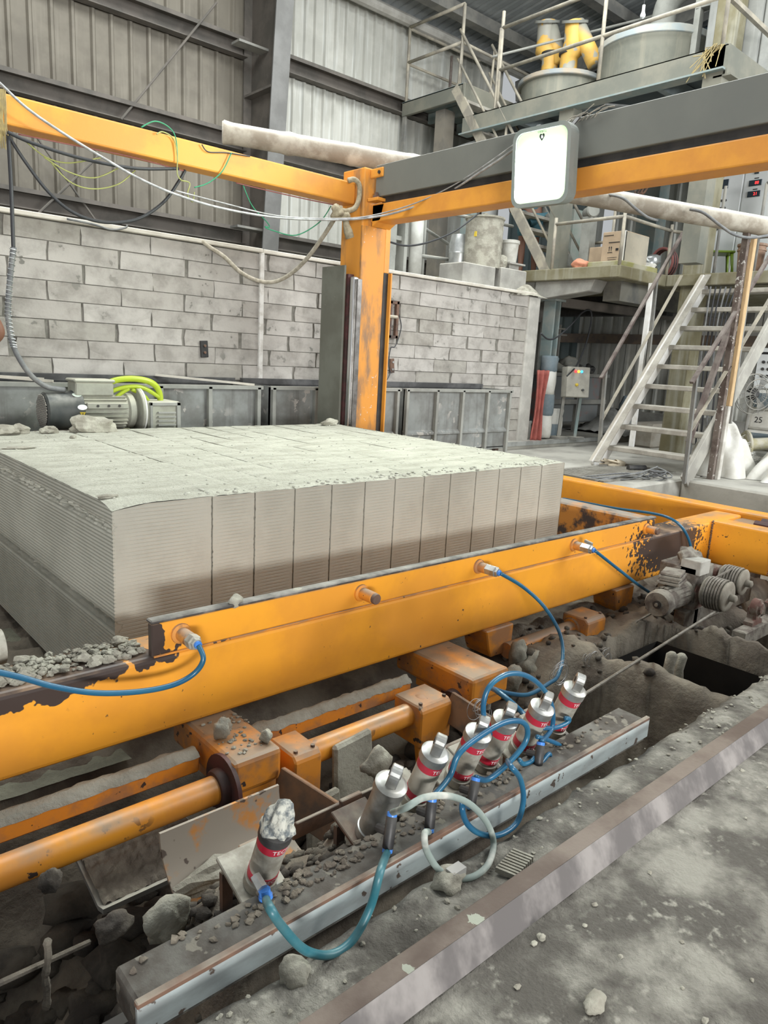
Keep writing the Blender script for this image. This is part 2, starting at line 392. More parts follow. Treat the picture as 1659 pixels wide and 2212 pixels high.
def pit_h(x, y):
    def st(a, b_, v):
        t = min(1, max(0, (v - a) / (b_ - a))); return t * t * (3 - 2 * t)
    h = -.74 + .10 * st(.3, .9, x)
    if y > 2.0 and x < 5.2:
        h = h + (-.34 - h) * st(2.15, 2.45, y)
    # bank of mud under the far end of the beam
    bank = st(2.2, 2.9, x) * st(1.5, 1.85, y) * (1 - st(5.2, 5.9, x))
    h = h + (-.27 - h) * bank
    for rx, wd, top in ((3.05, .16, -.22), (3.82, .17, -.24), (4.5, .14, -.26)):
        k = math.exp(-((x - rx - .12 * (1.6 - y)) / wd) ** 2) * (1 - st(1.9, 2.2, y))
        h = max(h, h + (top - h) * k)
    for hx, hy, hr in ((3.44, 1.42, .36), (4.22, 1.33, .24), (2.62, 1.32, .36)):
        dd = (abs((x - hx - .12 * (1.5 - y)) / 1.0) ** 4 + abs((y - hy) / 1.2) ** 4) ** .25 + .02 * nz3(x * 9, y * 9)
        h = h + ((-1.3 if hx > 3 else -.78) - h) * (1 - st(hr * .90, hr * 1.0, dd))
    if y < 1.12: h = h + (-.95 - h) * st(1.12, 1.0, y) * .8
    mound = st(.48, .66, x) * (1 - st(1.75, 2.0, x)) * (1 - st(1.26, 1.52, y)) * st(1.0, 1.05, y)
    h = h + (-.075 - h) * mound
    if x < .62: h = h + (-1.0 - h) * st(.62, .25, x) * (1 - st(1.9, 2.3, y)) * (1 - mound)
    return h + .045 * fb(x, y, 4) + .026 * fb(x, y, 12)
def pit():
    nx, ny = 330, 160
    m_ = MB().grid(lambda u, v: (-2.5 + 10.1 * u, .9 + 4.2 * v, pit_h(-2.5 + 10.1 * u, .9 + 4.2 * v)), nx, ny)
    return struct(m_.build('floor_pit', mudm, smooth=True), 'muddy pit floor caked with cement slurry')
pit()

# block wall (AAC blocks laid in courses), face at y = 6.2
WX0, WX1, WY, CH, BL = .15, 7.95, 6.2, .148, .578
wall = MB().box(WX0 - .3, WX1 + .22, WY + .012, WY + .2, .0, 2.015).build('wall_block', mortar); struct(wall, 'wall of grey aerated blocks with dark mortar patches')
def brick_mesh(L, seed, mt):
    rnd = random.Random(seed); m_ = MB(); hz = (CH - .007) / 2; j = lambda a: rnd.uniform(-a, a)
    a = .003 if rnd.random() > .42 else rnd.uniform(.012, .036); b_ = .003 if rnd.random() > .42 else rnd.uniform(.012, .036)
    x0, x1 = -L / 2 + a, L / 2 - b_
    fr = [(x0 + j(.006), -.004 + j(.004), -hz + j(.0015)), (x0 + (x1 - x0) * .33, -.002 + j(.003), -hz), (x0 + (x1 - x0) * .66, j(.003), -hz), (x1 + j(.006), -.004 + j(.004), -hz + j(.0015)),
          (x1 + j(.006), -.002 + j(.003), 0), (x1 + j(.006), -.004 + j(.004), hz), (x0 + (x1 - x0) * .66, j(.003), hz), (x0 + (x1 - x0) * .33, j(.003), hz), (x0 + j(.006), -.004 + j(.004), hz), (x0 + j(.01), j(.003), 0)]
    n = len(fr); bk = [(p[0], .09, p[2]) for p in fr]
    m_.add(fr + bk, [tuple(range(n))] + [(i, i + n, (i + 1) % n + n, (i + 1) % n) for i in range(n)])
    me = bpy.data.meshes.new('wall_block_piece'); me.from_pydata(m_.v, [], m_.f); me.materials.append(mt); me.update(); return me
BM = [brick_mesh(BL, i, brickm[i % 4]) for i in range(12)]
rnd = random.Random(3)
for c in range(14):
    zc = 2.012 - CH * (c + .5); sh = (.29 if c % 2 else 0) + rnd.uniform(-.03, .03); x = WX0 - .55 + sh
    while x < WX1 + .3:
        if x + BL / 2 < WX1 + .22 and (c < 9 or x > 4.6):
            o = bpy.data.objects.new('wall_block_piece', BM[rnd.randrange(12)]); C.objects.link(o); o.parent = wall
            o.location = (x, WY + rnd.uniform(-.003, .003), zc); o.rotation_euler = (0, rnd.uniform(-.004, .004), 0)
        elif x - BL / 2 < WX1 - .03 and x + BL / 2 >= WX1 + .22 and (c < 9 or x > 4.6):
            Lh = WX1 + .1 - (x - BL / 2); o = bpy.data.objects.new('wall_block_piece', brick_mesh(Lh, 40 + c, brickm[c % 4])); C.objects.link(o); o.parent = wall; o.location = (x - BL / 2 + Lh / 2, WY, zc)
        x += BL
struct(MB().box(WX1, WX1 + .24, WY - .03, WY + .22, 0, 2.0).build('trim_2', mat('lime_plaster', (.50, .49, .45), (.38, .37, .34), 4, rough=.92, bump=.3, bscale=25), bev=.02, segs=2), 'rendered end of the block wall')
for a, b_, yo in ((WX0 - .3, 3.85, 0), (3.87, 8.1, .02)):
    o = MB().box(a, b_, WY - .05 + yo, WY + .12, 2.018, 2.055).build('capping_plank', timber, bev=.006)
    tag(o, 'pale timber capping plank on the block wall, %s' % ('left of the orange column' if a < 1 else 'running behind the orange column to the right'), 'plank', 'capping planks on the block wall')
tag(MB().box(3.83, 3.875, WY - .035, WY - .004, .78, 2.02).build('conduit', mat('white_strip', (.66, .65, .62), (.50, .48, .44), 14, rough=.7), bev=.004), 'white vertical conduit strip fixed to the block wall', 'conduit')
t = thing('bolted_plate', 'small dark steel plate bolted to the block wall', 'plate', (3.25, WY - .02, 1.05))
MB().obox((3.255, WY - .02, 1.105), (.075, .02, .15), Matrix.Rotation(R(-4), 3, 'Y')).build('plate', black, t, bev=.004)
for dz in (.03, -.03): MB().cyl((3.255, WY - .045, 1.105 + dz), (3.255, WY - .02, 1.105 + dz), .012, n=8).build('bolt', rust, t)
t = thing('wall_bracket', 'rusty slotted steel bracket hanging on the block wall right of the column', 'bracket', (5.55, WY - .03, 1.3))
for xx in (5.50, 5.60): MB().box(xx - .018, xx + .018, WY - .05, WY - .01, 1.33, 1.73).build('bar', rust, t, bev=.003)
MB().box(5.48, 5.62, WY - .05, WY - .01, 1.70, 1.735).build('bar', rust, t); MB().box(5.48, 5.62, WY - .05, WY - .01, 1.33, 1.36).build('bar', rust, t)
MB().cyl((5.42, WY - .06, 1.56), (5.58, WY - .06, 1.56), .018).build('pin', railm, t)
tag(MB().tube(smooth_path([(5.62, WY - .04, 1.6), (5.66, WY - .05, 1.45), (5.58, WY - .06, 1.25), (5.52, WY - .05, 1.22), (5.50, WY - .05, 1.05), (5.53, WY - .05, .95), (5.47, WY - .06, .86), (5.44, WY - .05, .8)]), .006, 6).build('loose_wire', cable_m), 'thin black wire dangling from the rusty wall bracket', 'wire')
t = thing('switch_plate', 'small dark switch plate on the block wall below the rusty bracket', 'plate', (5.56, WY - .02, .95))
MB().obox((5.58, WY - .02, 1.03), (.06, .02, .16), Matrix.Rotation(R(-6), 3, 'Y')).build('plate', rust, t, bev=.004)
for dz in (.04, -.04): MB().cyl((5.58, WY - .04, 1.03 + dz), (5.58, WY - .02, 1.03 + dz), .012, n=8).build('bolt', alu, t)

# corrugated back wall, sheet by sheet
YB = 9.8
def sheet(x0, x1, z0, z1, y, mt, name, parent, pitch=.19, d=.035, rib=.05, axis='x'):
    m_ = MB(); n = max(1, int(round((x1 - x0) / pitch))); p = (x1 - x0) / n; pr = []
    for i in range(n):
        a = x0 + i * p; pr += [(a, 0), (a + p - rib - .02, 0), (a + p - rib, -d), (a + p - .02, -d)]
    pr.append((x1, 0)); vs = []
    for a, q in pr:
        for zz in (z0, z1): vs.append((a, y + q, zz) if axis == 'x' else (y + q, a, zz))
    m_.add(vs, [(2 * i, 2 * i + 2, 2 * i + 3, 2 * i + 1) for i in range(len(pr) - 1)])
    return m_.build(name, mt, parent)
wb = MB().box(-3, 14, YB + .25, YB + .3, 0, .6).build('wall_back', con); struct(wb, 'corrugated metal sheet back wall of the shed')
x = -2.0; k = 0
while x < 10.8:
    x1 = x + .95 if x + .95 < 5.9 or x > 5.8 else 5.85
    if x1 > 11.2: x1 = 11.2
    sheet(x, x1 + .012, 0.2, 6.42, YB - .004 * (k % 2), sheet_dull if x < 5.8 else sheet_light, 'wall_sheet', wb, pitch=.24 if x < 5.8 else .19, rib=.05); x = x1; k += 1
GI = 0
for z in (1.6, 2.82, 4.06, 5.25):
    for a, b_ in ((-3, 5.72), (6.02, 11)):
        g = MB(); y1 = YB - .04; y0 = y1 - .19
        g.prism([(a, y0, z - .0), (a, y1, z), (a, y1, z - .012), (a, y0 + .012, z - .012), (a, y0 + .012, z - .05), (a, y0, z - .05)], (b_ - a, 0, 0))
        g.box(a, b_, y1 - .012, y1, z - .22, z); g.box(a, b_, y0 + .04, y1, z - .22, z - .208)
        GI += 1; struct(g.build('trim_girt_%d' % GI, girt_m), 'dusty steel wall girt')
for i, (p0, p1) in enumerate(((P(468, 5, y=9.55), P(262, 258, y=9.6)), (P(215, 335, y=9.6), P(82, 462, y=9.6)), (P(75, 290, y=9.58), P(208, 478, y=9.62)))):
    tag(MB().cyl(p0, p1, .014, n=6).build('brace_rod', girt_m), ['long thin brace rod crossing the sheets above the orange beam', 'thin brace rod sloping down left below the orange beam', 'thin brace rod sloping down right below the orange beam'][i], 'rod', 'diagonal brace rods on the back wall')
# tapered portal column
pc = thing('portal_column', 'tapered dark steel portal column against the corrugated wall', 'column', (5.85, 9.5, 0))
MB().add([(5.85, YB - .06, 0), (5.85, YB - .42, 0), (5.85, YB - .98, 7), (5.85, YB - .06, 7), (5.865, YB - .06, 0), (5.865, YB - .42, 0), (5.865, YB - .98, 7), (5.865, YB - .06, 7)], [(0, 1, 2, 3), (7, 6, 5, 4), (0, 4, 5, 1), (3, 2, 6, 7)]).build('web', mat('dark_web', (.075, .068, .058), (.12, .105, .09), 2, rough=.8), pc)
MB().add([(5.73, YB - .42, 0), (5.99, YB - .42, 0), (5.99, YB - .98, 7), (5.73, YB - .98, 7), (5.73, YB - .40, 0), (5.99, YB - .40, 0), (5.99, YB - .96, 7), (5.73, YB - .96, 7)], [(0, 1, 2, 3), (7, 6, 5, 4), (0, 4, 5, 1), (1, 5, 6, 2), (3, 7, 4, 0)]).build('inner_flange', mat('flange_grey', (.165, .165, .16), (.12, .12, .115), 2.2, rough=.6), pc)
MB().box(5.73, 5.99, YB - .07, YB - .05, 0, 7).build('outer_flange', girt_m, pc)
for z in (5.08, 2.78, 4.0): MB().box(5.4, 5.86, YB - .5, YB - .3, z - .015, z + .015).build('lug_plate', steelgrey, pc)
MB().box(5.73, 5.85, YB - .75, YB - .07, 4.55, 4.58).build('stiffener', girt_m, pc)
# roof: sheets with ribs running down the slope, purlins, eave member
def rz(y): return 6.55 + (YB - y) * .16
rf = MB().box(-3, 15, YB - .03, YB + .0, 6.44, 6.47).build('ceiling', steelgrey); struct(rf, 'corrugated metal roof')
x = -5.18
while x < 15:
    m_ = MB(); n = 6; pr = []
    for i in range(n): a = x + i * .17; pr += [(a, 0), (a + .10, 0), (a + .12, .035), (a + .155, .035)]
    pr.append((x + 1.02, 0))
    m_.add([(a, yy, rz(yy) + q) for a, q in pr for yy in (-10, YB + .15)], [(2 * i, 2 * i + 1, 2 * i + 3, 2 * i + 2) for i in range(len(pr) - 1)])
    m_.build('roof_sheet', sheet_roof, rf); x += 1.02
for i, yy in enumerate((9.1, 7.6, 6.1, 4.6, 2.5, 0)):
    struct(MB().box(-3, 15, yy - .09, yy + .09, rz(yy) - .2, rz(yy) - .02).build('trim_purlin_%d' % (i + 1), steelgrey), 'roof purlin')
struct(MB().tube([(6, YB - .22, 6.36), (15, YB - .22, 6.36)], .085, 10).build('trim_eave', mat('eave_pipe', (.40, .39, .36), (.30, .29, .26), 3, rough=.7)), 'pale eave tube along the top of the back wall')
struct(MB().beam((11.6, 9.7, 6.1), (11.6, 3.4, 7.0), .22, .35).build('trim_rafter', steelgrey), 'sloping roof rafter')
# end wall
XE = 13.2
we = MB().box(XE + .1, XE + .15, 2, 12, 0, .5).build('wall_end', con); struct(we, 'corrugated end wall of the shed')
for i, (a, b_, z0, z1, mt) in enumerate(((9.9, 11, .2, 7, green_sheet), (8.9, 9.9, .2, 7, green_sheet), (8.0, 8.9, .2, 2.6, sheet_light), (7.1, 8.0, .2, 2.6, sheet_light), (6.1, 7.1, .2, 2.6, sheet_light), (5.0, 6.1, .2, 2.6, sheet_light), (4.0, 5.0, .2, 2.6, sheet_light), (2.6, 4.0, .2, 2.6, sheet_light),
        (7.7, 8.9, 4.6, 7.4, green_sheet), (6.4, 7.7, 4.6, 7.4, green_sheet), (5.2, 6.4, 4.6, 7.6, green_sheet), (4.0, 5.2, 4.6, 7.8, green_sheet), (2.6, 4.0, 4.6, 8, green_sheet),
        (8.62, 8.9, 2.6, 4.6, sheet_light), (7.75, 8.35, 2.6, 4.6, sheet_light), (6.65, 7.62, 2.6, 4.6, sheet_light), (2.6, 6.3, 2.6, 4.6, sheet_light))):
    sheet(a, b_ + .01, z0, z1, XE, mt, 'wall_sheet', we, axis='y', pitch=.26, rib=.07, d=.04)
struct(MB().box(XE - .15, XE - .05, 2.6, 11, 1.62, 1.80).build('trim_girt_end', mat('rust_girt', (.19, .14, .10), (.12, .10, .085), 4, rough=.8, dust=((.40, .35, .27), .8))), 'girt on the end wall')
struct(MB().box(XE - .2, XE, 2.6, 11, .10, .35).build('baseboard_end', con), 'concrete kerb below the end wall')
# ------------------------------------------------------------------ lettering
def text2d(s, size):
    cu = bpy.data.curves.new('lettering', 'FONT'); cu.body = s; cu.size = size; cu.align_x = 'CENTER'; cu.align_y = 'CENTER'; cu.resolution_u = 2
    o = bpy.data.objects.new('lettering', cu); C.objects.link(o)
    dg = bpy.context.evaluated_depsgraph_get(); me = bpy.data.meshes.new_from_object(o.evaluated_get(dg))
    r = ([v.co.copy() for v in me.vertices], [tuple(p.vertices) for p in me.polygons])
    bpy.data.objects.remove(o, do_unlink=True); bpy.data.meshes.remove(me); bpy.data.curves.remove(cu); return r
def text_on(s, size, org, ux, uy, name, mt, parent):
    vs, fs = text2d(s, size); org = Vector(org); ux = Vector(ux).normalized(); uy = Vector(uy).normalized()
    return MB().add([org + ux * v.x + uy * v.y for v in vs], fs).build(name, mt, parent)

# ------------------------------------------------------------------ the cake of green aerated concrete, cut into slices by wires
CX, CY0, CY1, CZ0, CZ1 = .96, 2.505, 4.757, -.30, .56
cuts = [0, .395, .589, .786, .984, 1.177, 1.365, 1.561, 1.751, 1.948, 2.139, 2.33, 2.525, 2.748]
cake = thing('aerated_concrete_cake', 'huge pale grey aerated concrete cake cut into slices, on the orange frame', 'concrete block', (CX, CY0, CZ0))
PITCH = .01433
def rows():
    z = CZ0; out = []
    while z < CZ1 - PITCH:
        out += [(z, 1), (z + .0035, 0), (z + PITCH - .003, 0)]; z += PITCH
    out.append((CZ1 - .004, 0)); return out
ROWS = rows()
def topz(x, y):
    z = CZ1 + .004 * fb(x, y * .4, 5) + .0022 * nz3(x * 30, y * 60) + .0015 * nz3(x * 90, y * 90, 5)
    e = min(y - CY0, x - CX, CX + 2.748 - x)
    if e < .03: z -= (.03 - e) ** 2 * 6
    d = math.hypot(x - CX, y - CY0)
    if d < .16: z -= (.16 - d) ** 2 * .9
    return z
for i in range(13):
    x0 = CX + cuts[i]; x1 = CX + cuts[i + 1]; m_ = MB(); g0 = .0 if i == 0 else .0022; g1 = .0 if i == 12 else .0022
    vs = []; nc = 3
    for z, gr in ROWS:
        for c in range(nc + 1):
            xx = x0 + g0 + (x1 - x0 - g0 - g1) * c / nc
            if c == 0 and i: xx += abs(mn.noise(Vector((i * 7.3, z * 90, 0)))) * .0045
            if c == nc and i < 12: xx -= abs(mn.noise(Vector((i * 7.3 + 7.3, z * 90, 4)))) * .0045
            if i == 0 and c == 0: xx += .002 * gr
            zz = min(z, topz(xx, CY0) - .001) if z > CZ1 - .03 else z
            vs.append((xx, CY0 + (.0022 * gr if c not in (0, nc) else .0016), zz))
    n = nc + 1
    m_.add(vs, [(r * n + c, r * n + c + 1, (r + 1) * n + c + 1, (r + 1) * n + c) for r in range(len(ROWS) - 1) for c in range(nc)])
    m_.add([(x1 - g1, CY0, CZ0), (x1 - g1, CY1, CZ0), (x1 - g1, CY1, CZ1 - .002), (x1 - g1, CY0, CZ1 - .006)], [(0, 1, 2, 3)])
    if i: m_.add([(x0 + g0, CY0, CZ0), (x0 + g0, CY1, CZ0), (x0 + g0, CY1, CZ1 - .002), (x0 + g0, CY0, CZ1 - .006)], [(3, 2, 1, 0)])
    m_.add([(x0, CY1, CZ0), (x1, CY1, CZ0), (x1, CY1, CZ1), (x0, CY1, CZ1)], [(3, 2, 1, 0)])
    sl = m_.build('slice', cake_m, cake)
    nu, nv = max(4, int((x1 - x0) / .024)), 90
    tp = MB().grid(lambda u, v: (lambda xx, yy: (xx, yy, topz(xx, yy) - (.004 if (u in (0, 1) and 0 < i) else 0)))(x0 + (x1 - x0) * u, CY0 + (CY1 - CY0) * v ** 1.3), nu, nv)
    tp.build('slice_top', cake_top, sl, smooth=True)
    if i == 0:
        lm = MB(); vs = []; ny = 120
        rr = []
        for z, gr in ROWS:
            rr.append((z, gr))
        for z, gr in rr:
            for j in range(ny + 1):
                y = CY0 + (CY1 - CY0) * j / ny; dx = .0075 * gr
                bA = math.exp(-((z - .468 - .012 * nz3(y * 2, 1)) / .020) ** 2); bB = math.exp(-((z - .092 - .006 * nz3(y * 2, 9)) / .017) ** 2)
                rg = bA * min(1, .35 + max(0, (y - CY0) * 1.2))
                dx += rg * (.022 + .026 * nz3(y * 28, z * 60)) + bB * (.034 + .022 * nz3(y * 26, z * 50, 3))
                zz = min(z, topz(CX, y) - .001)
                vs.append((CX + dx - .0005, y, zz))
        n = ny + 1
        lm.add(vs, [(r * n + j, (r + 1) * n + j, (r + 1) * n + j + 1, r * n + j + 1) for r in range(len(rr) - 1) for j in range(ny)])
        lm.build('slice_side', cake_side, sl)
# crumbs scattered on the cake
cr = MB(); rnd = random.Random(21)
for k in range(420):
    a = rnd.random()
    if a < .35: x, y = CX + rnd.uniform(.3, 2.7), CY0 + abs(rnd.gauss(0, .05)) + .01
    elif a < .5: x, y = CX + 2.74 - abs(rnd.gauss(0, .05)), CY0 + rnd.uniform(.05, 2.2)
    else: x, y = CX + rnd.uniform(.05, 2.7), CY0 + rnd.uniform(.05, 2.2)
    r = rnd.uniform(.002, .007) * (1.5 if a < .35 else 1)
    cr.rock((x, y, topz(x, y) + r * .3), r, k, (1.2, 1, .6), .5, 1)
tag(cr.build('cake_crumbs', cake_side, smooth=True), 'small loose crumbs scattered over the cake top', 'crumbs', kind='stuff')
# larger lumps on the cake
for i, (px, py, r, sq, lb, rot) in enumerate(((40, 927, .045, (1.2, 1, .8), 'small grey lump at the far left edge of the cake top', 0), (105, 927, .05, (1.1, 1, .6), 'round grey lump in front of the motor fan cover', 0), (200, 908, .085, (1.7, .7, .75), 'large broken slab chunk leaning on the motor', 0), (158, 944, .018, (1, 1, .8), 'pebble of cement in the middle of the cake top, left', 0), (232, 1068, .024, (1.6, .8, .3), 'dark flat crust near the front left corner of the cake', 0), (45, 965, .05, (1.6, .4, .15), 'thin flat crust flake at the left side of the cake top', 0), (712, 913, .06, (1.2, .8, .55), 'crumbly heap at the back edge of the cake by the column', 0), (215, 925, .05, (1.4, .7, .6), 'small chunk beside the broken slab in front of the motor', 0), (5, 935, .07, (1.4, 1, .5), 'grey lump cut off by the left picture edge on the cake', 0))):
    p = P(px, py, z=CZ1 + .01)
    if p.y > CY1 - .02: p = P(px, py, y=CY1 - .1)
    p.z = CZ1 + r * sq[2] * .55
    tag(MB().rock(p, r, i + 50, sq, .38, 3).build('cement_lump', chunk), lb, 'lump', 'lumps on the cake')

# ------------------------------------------------------------------ orange frame around the pit
fr = thing('transfer_frame', 'orange welded steel transfer frame running around the concrete cake', 'frame', (2.5, 2.2, -.3))
YF = 2.1
MB().box(-1.6, 5.42, YF, YF + .2, -.142, .132).build('main_beam', orange, fr, bev=.018, segs=3)
MB().box(.925, 4.14, YF + .006, YF + .036, .128, .243).build('collar_plate', orange, fr, bev=.004)
MB().box(.922, 4.142, YF + .002, YF + .042, .243, .256).build('collar_edge', blackcap, fr, bev=.004)
MB().box(4.0, 4.14, YF + .04, 4.95, -.14, .25).build('collar_return', orange_dirty, fr, bev=.01)
MB().tube([(.93, YF + .002, .132), (1.6, YF, .133), (2.6, YF + .002, .131), (3.4, YF, .133), (4.1, YF + .002, .132)], .004, 6).build('weld_seam', orange_old, fr)
MB().box(5.42, 5.60, .6, 4.95, -.14, .152).build('cross_beam', orange, fr, bev=.015, segs=2)
MB().box(4.92, 5.06, .6, YF + .01, -.15, .15).build('stub_beam', orange, fr, bev=.018, segs=3)
MB().box(5.05, 5.42, YF - .22, YF, -.1, .11).build('hinge_block', orange_old, fr)
for dx in (.08, .2): MB().cyl((5.06 + dx, YF - .35, .13), (5.06 + dx, YF - .2, .13), .035, n=12).build('hinge_roller', darkrust, fr)
wd = MB()
for k in range(26): wd.rock((4.925, YF - .008, -.13 + k * .0105), .011, k, (1, 1, .7), .3, 1)
wd.build('weld_bead', rust, fr)
wd = MB()
for k in range(26): wd.rock((4.915, 1.69, -.13 + k * .0105), .009, k, (1, 1, .7), .3, 1)
wd.build('weld_bead', orange_old, fr)
# pipe bosses along the collar, some with push-in fittings
hexm = alu
tips = []
for i, (px, py, ln, kind) in enumerate(((378, 1352, .075, 'worn'), (768, 1272, .085, 'plug'), (1022, 1215, .055, 'hex'), (1227, 1172, .055, 'valve'), (1383, 1137, .07, 'plug'))):
    q = P(px + 14, py + 6, y=YF); a = Vector((q.x, YF + .01, .192)); ax = Vector((0, -1, 0))
    bs = MB().lathe(a, ax, [(.036, 0), (.034, .012), (.024, .016), (.024, ln), (.021, ln + .004)], 18).build('pipe_boss', orange_old if kind != 'worn' else orange_dirty, fr); sharp(bs)
    e = a + ax * ln
    if kind == 'plug': sharp(MB().lathe(e, ax, [(.022, 0), (.022, .014), (.020, .018)], 16).build('plug', rust, bs))
    else:
        f_ = MB().lathe(e, ax, [(.024, 0), (.026, .003), (.026, .055 if kind != 'worn' else .03), (.019, .058 if kind != 'worn' else .034), (.019, .07 if kind != 'worn' else .045)], 6).build('hex_fitting', hexm if kind != 'worn' else alu_dirty, bs, bev=.001)
        if kind == 'valve': MB().obox(e + Vector((.012, -.03, .03)), (.012, .05, .018), Matrix.Rotation(.2, 3, 'X')).build('valve_lever', steelgrey, bs, bev=.003)
        L_ = .07 if kind != 'worn' else .045
        sharp(MB().lathe(e + ax * L_, ax, [(.0125, 0), (.0125, .009)], 14).build('tube_collar', bright_blue, bs))
        e = e + ax * (L_ + .009)
    tips.append(e)
# cantilever wheel boxes under the beam
for i, (x0, x1, y0) in enumerate(((1.045, 1.225, 1.79), (2.125, 2.36, 1.76))):
    bx_ = MB().box(x0, x1, y0, YF + .12, -.258, -.143).build('wheel_box', orange_old, fr, bev=.016, segs=2)
    MB().box(x0 + .012, x1 - .012, y0 + .012, YF, -.295, -.256).build('box_lip', orange_old, bx_, bev=.005)
    sharp(MB().cyl((x1 - .055, y0 + .07, -.345), (x1 - .055, y0 + .07, -.29), .024, n=14).build('guide_roller', mat('nylon_%d' % i, (.42, .39, .33), rough=.6), bx_))
    sharp(MB().lathe((x0 + .02, y0 + .09, -.27), (-1, 0, 0), [(.088, 0), (.088, .012), (.055, .016), (.05, .05)], 26).build('wheel_flange', darkrust, bx_))
# shaped hanger plates at the far end
for x0 in (2.58, 3.73):
    hp = [(x0, YF - .02, -.14), (x0 + .21, YF - .02, -.14), (x0 + .205, YF - .02, -.245), (x0 + .17, YF - .02, -.285), (x0 + .05, YF - .02, -.285), (x0 + .03, YF - .02, -.245)]
    MB().prism(hp, (0, .16, 0)).build('hanger_plate', orange_old, fr, bev=.006)

# ------------------------------------------------------------------ linkage under the beam
pipes = [('roll_shaft', -1.2, 1.03, 1.85, -.247, .045, orange_pipe, 'long orange pipe shaft in front of the frame at lower left'),
         ('roll_shaft', 1.35, 1.92, 1.85, -.247, .044, orange_pipe, 'short orange pipe shaft between the two bearing blocks'),
         ('roll_shaft', 2.72, 3.28, 2.06, -.262, .040, orange_old, 'dusty orange pipe shaft at the far end under the frame')]
for nm, a, b_, y, z, r, mt, lb in pipes:
    t = thing(nm, lb, 'shaft', ((a + b_) / 2, y, z - r), 'orange pipe shafts')
    sharp(MB().cyl((a, y, z), (b_, y, z), r, n=24).build('pipe', mt, t))
    sharp(MB().lathe((b_ - .02, y, z), (1, 0, 0), [(r + .012, 0), (r + .018, .01), (r + .018, .03)], 24).build('collar_ring', darkrust if a < 1 else orange_old, t))
    if a < 1: sharp(MB().lathe((b_ + .008, y, z), (1, 0, 0), [(.105, 0), (.105, .014), (.06, .018)], 28).build('end_flange', darkrust, t))
for a, b_, lb in ((-1.2, 1.02, 'square orange bar crusted with cement behind the long pipe shaft'), (1.24, 1.98, 'square orange bar crusted with cement behind the short pipe shaft')):
    t = thing('push_bar', lb, 'bar', ((a + b_) / 2, 2.0, -.25), 'square bars under the frame')
    MB().box(a, b_, 1.965, 2.03, -.245, -.185).build('bar', orange_old, t, bev=.006)
    c_ = MB().grid(lambda u, v: (a + (b_ - a) * u, 1.962 + .07 * v + .004 * nz3(u * 40, v * 3), -.184 + .012 * max(0, 1 - abs(v - .5) * 2) + .012 * abs(fb((a + (b_ - a) * u) * 12, v * 3)) - (.01 if v in (0, 1) else 0)), 120, 6)
    c_.build('cement_crust', mudlight, t, smooth=True)
for x0, x1, yo, lb in ((1.265, 1.375, 0, 'orange bearing block right of the first wheel box'), (1.85, 2.02, 0, 'orange bearing block left of the second wheel box'), (3.27, 3.45, .19, 'small orange bearing block at the far end of the frame')):
    t = thing('bearing_block', lb, 'bearing', ((x0 + x1) / 2, 1.85 + yo, -.37), 'bearing blocks under the frame')
    MB().prism([(x0, 1.77 + yo, -.36), (x0, 1.93 + yo, -.36), (x0, 1.93 + yo, -.19), (x0, 1.79 + yo, -.19), (x0, 1.77 + yo, -.21)], (x1 - x0, 0, 0)).build('housing', orange_old, t, bev=.006)
    for dx in (.02, x1 - x0 - .02): sharp(MB().cyl((x0 + dx, 1.80 + yo, -.192), (x0 + dx, 1.80 + yo, -.182), .008, n=6).build('bolt', rust, t))
    MB().prism([(x0 + .01, 1.79 + yo, -.36), (x0 + .06, 1.79 + yo, -.36), (x0 + .045, 1.78 + yo, -.46), (x0 + .02, 1.78 + yo, -.46)], (0, .02, 0)).build('hanger_tab', orange_old, t)
for a, b_, wv, lb in (((1.20, 1.78, -.27), (1.27, 1.42, -.30), .13, 'brown inclined flat bar beside the first air cylinder'), ((2.03, 1.80, -.24), (2.02, 1.44, -.27), .12, 'brown inclined flat bar near the middle air cylinders')):
    tag(MB().beam(a, b_, .02, wv, up=(.35, 0, 1)).build('link_bar', mat('link_' + str(wv), (.21, .11, .055), (.10, .07, .05), 7, rough=.7, spots=((.62, .25, .03), 9, .66)), bev=.003), lb, 'bar', 'inclined link bars')
tag(MB().prism([(1.0, 1.385, -.10), (1.42, 1.385, -.10), (1.42, 1.40, -.16), (1.0, 1.40, -.16)], (0, .012, 0)).build('angle_bar', rust, bev=.002), 'dark brown angle bar behind the first two cylinders', 'bar')
tag(MB().box(1.45, 2.05, 1.37, 1.385, -.13, -.06).build('angle_bar', rust, bev=.002), 'brown angle bar behind the row of red banded cylinders', 'bar')
for xx, lb in ((1.10, 'dark triangular gusset below the plain silver cylinder'), (.80, 'brown strut with orange paint flecks beside the leftmost cylinder')):
    tag(MB().prism([(xx - .02, 1.30, -.02), (xx + .05, 1.30, -.02), (xx + .03, 1.25, -.25), (xx - .03, 1.25, -.25)], (0, .014, 0)).build('strut', rust if xx > 1 else orange_dirty, bev=.002), lb, 'strut')
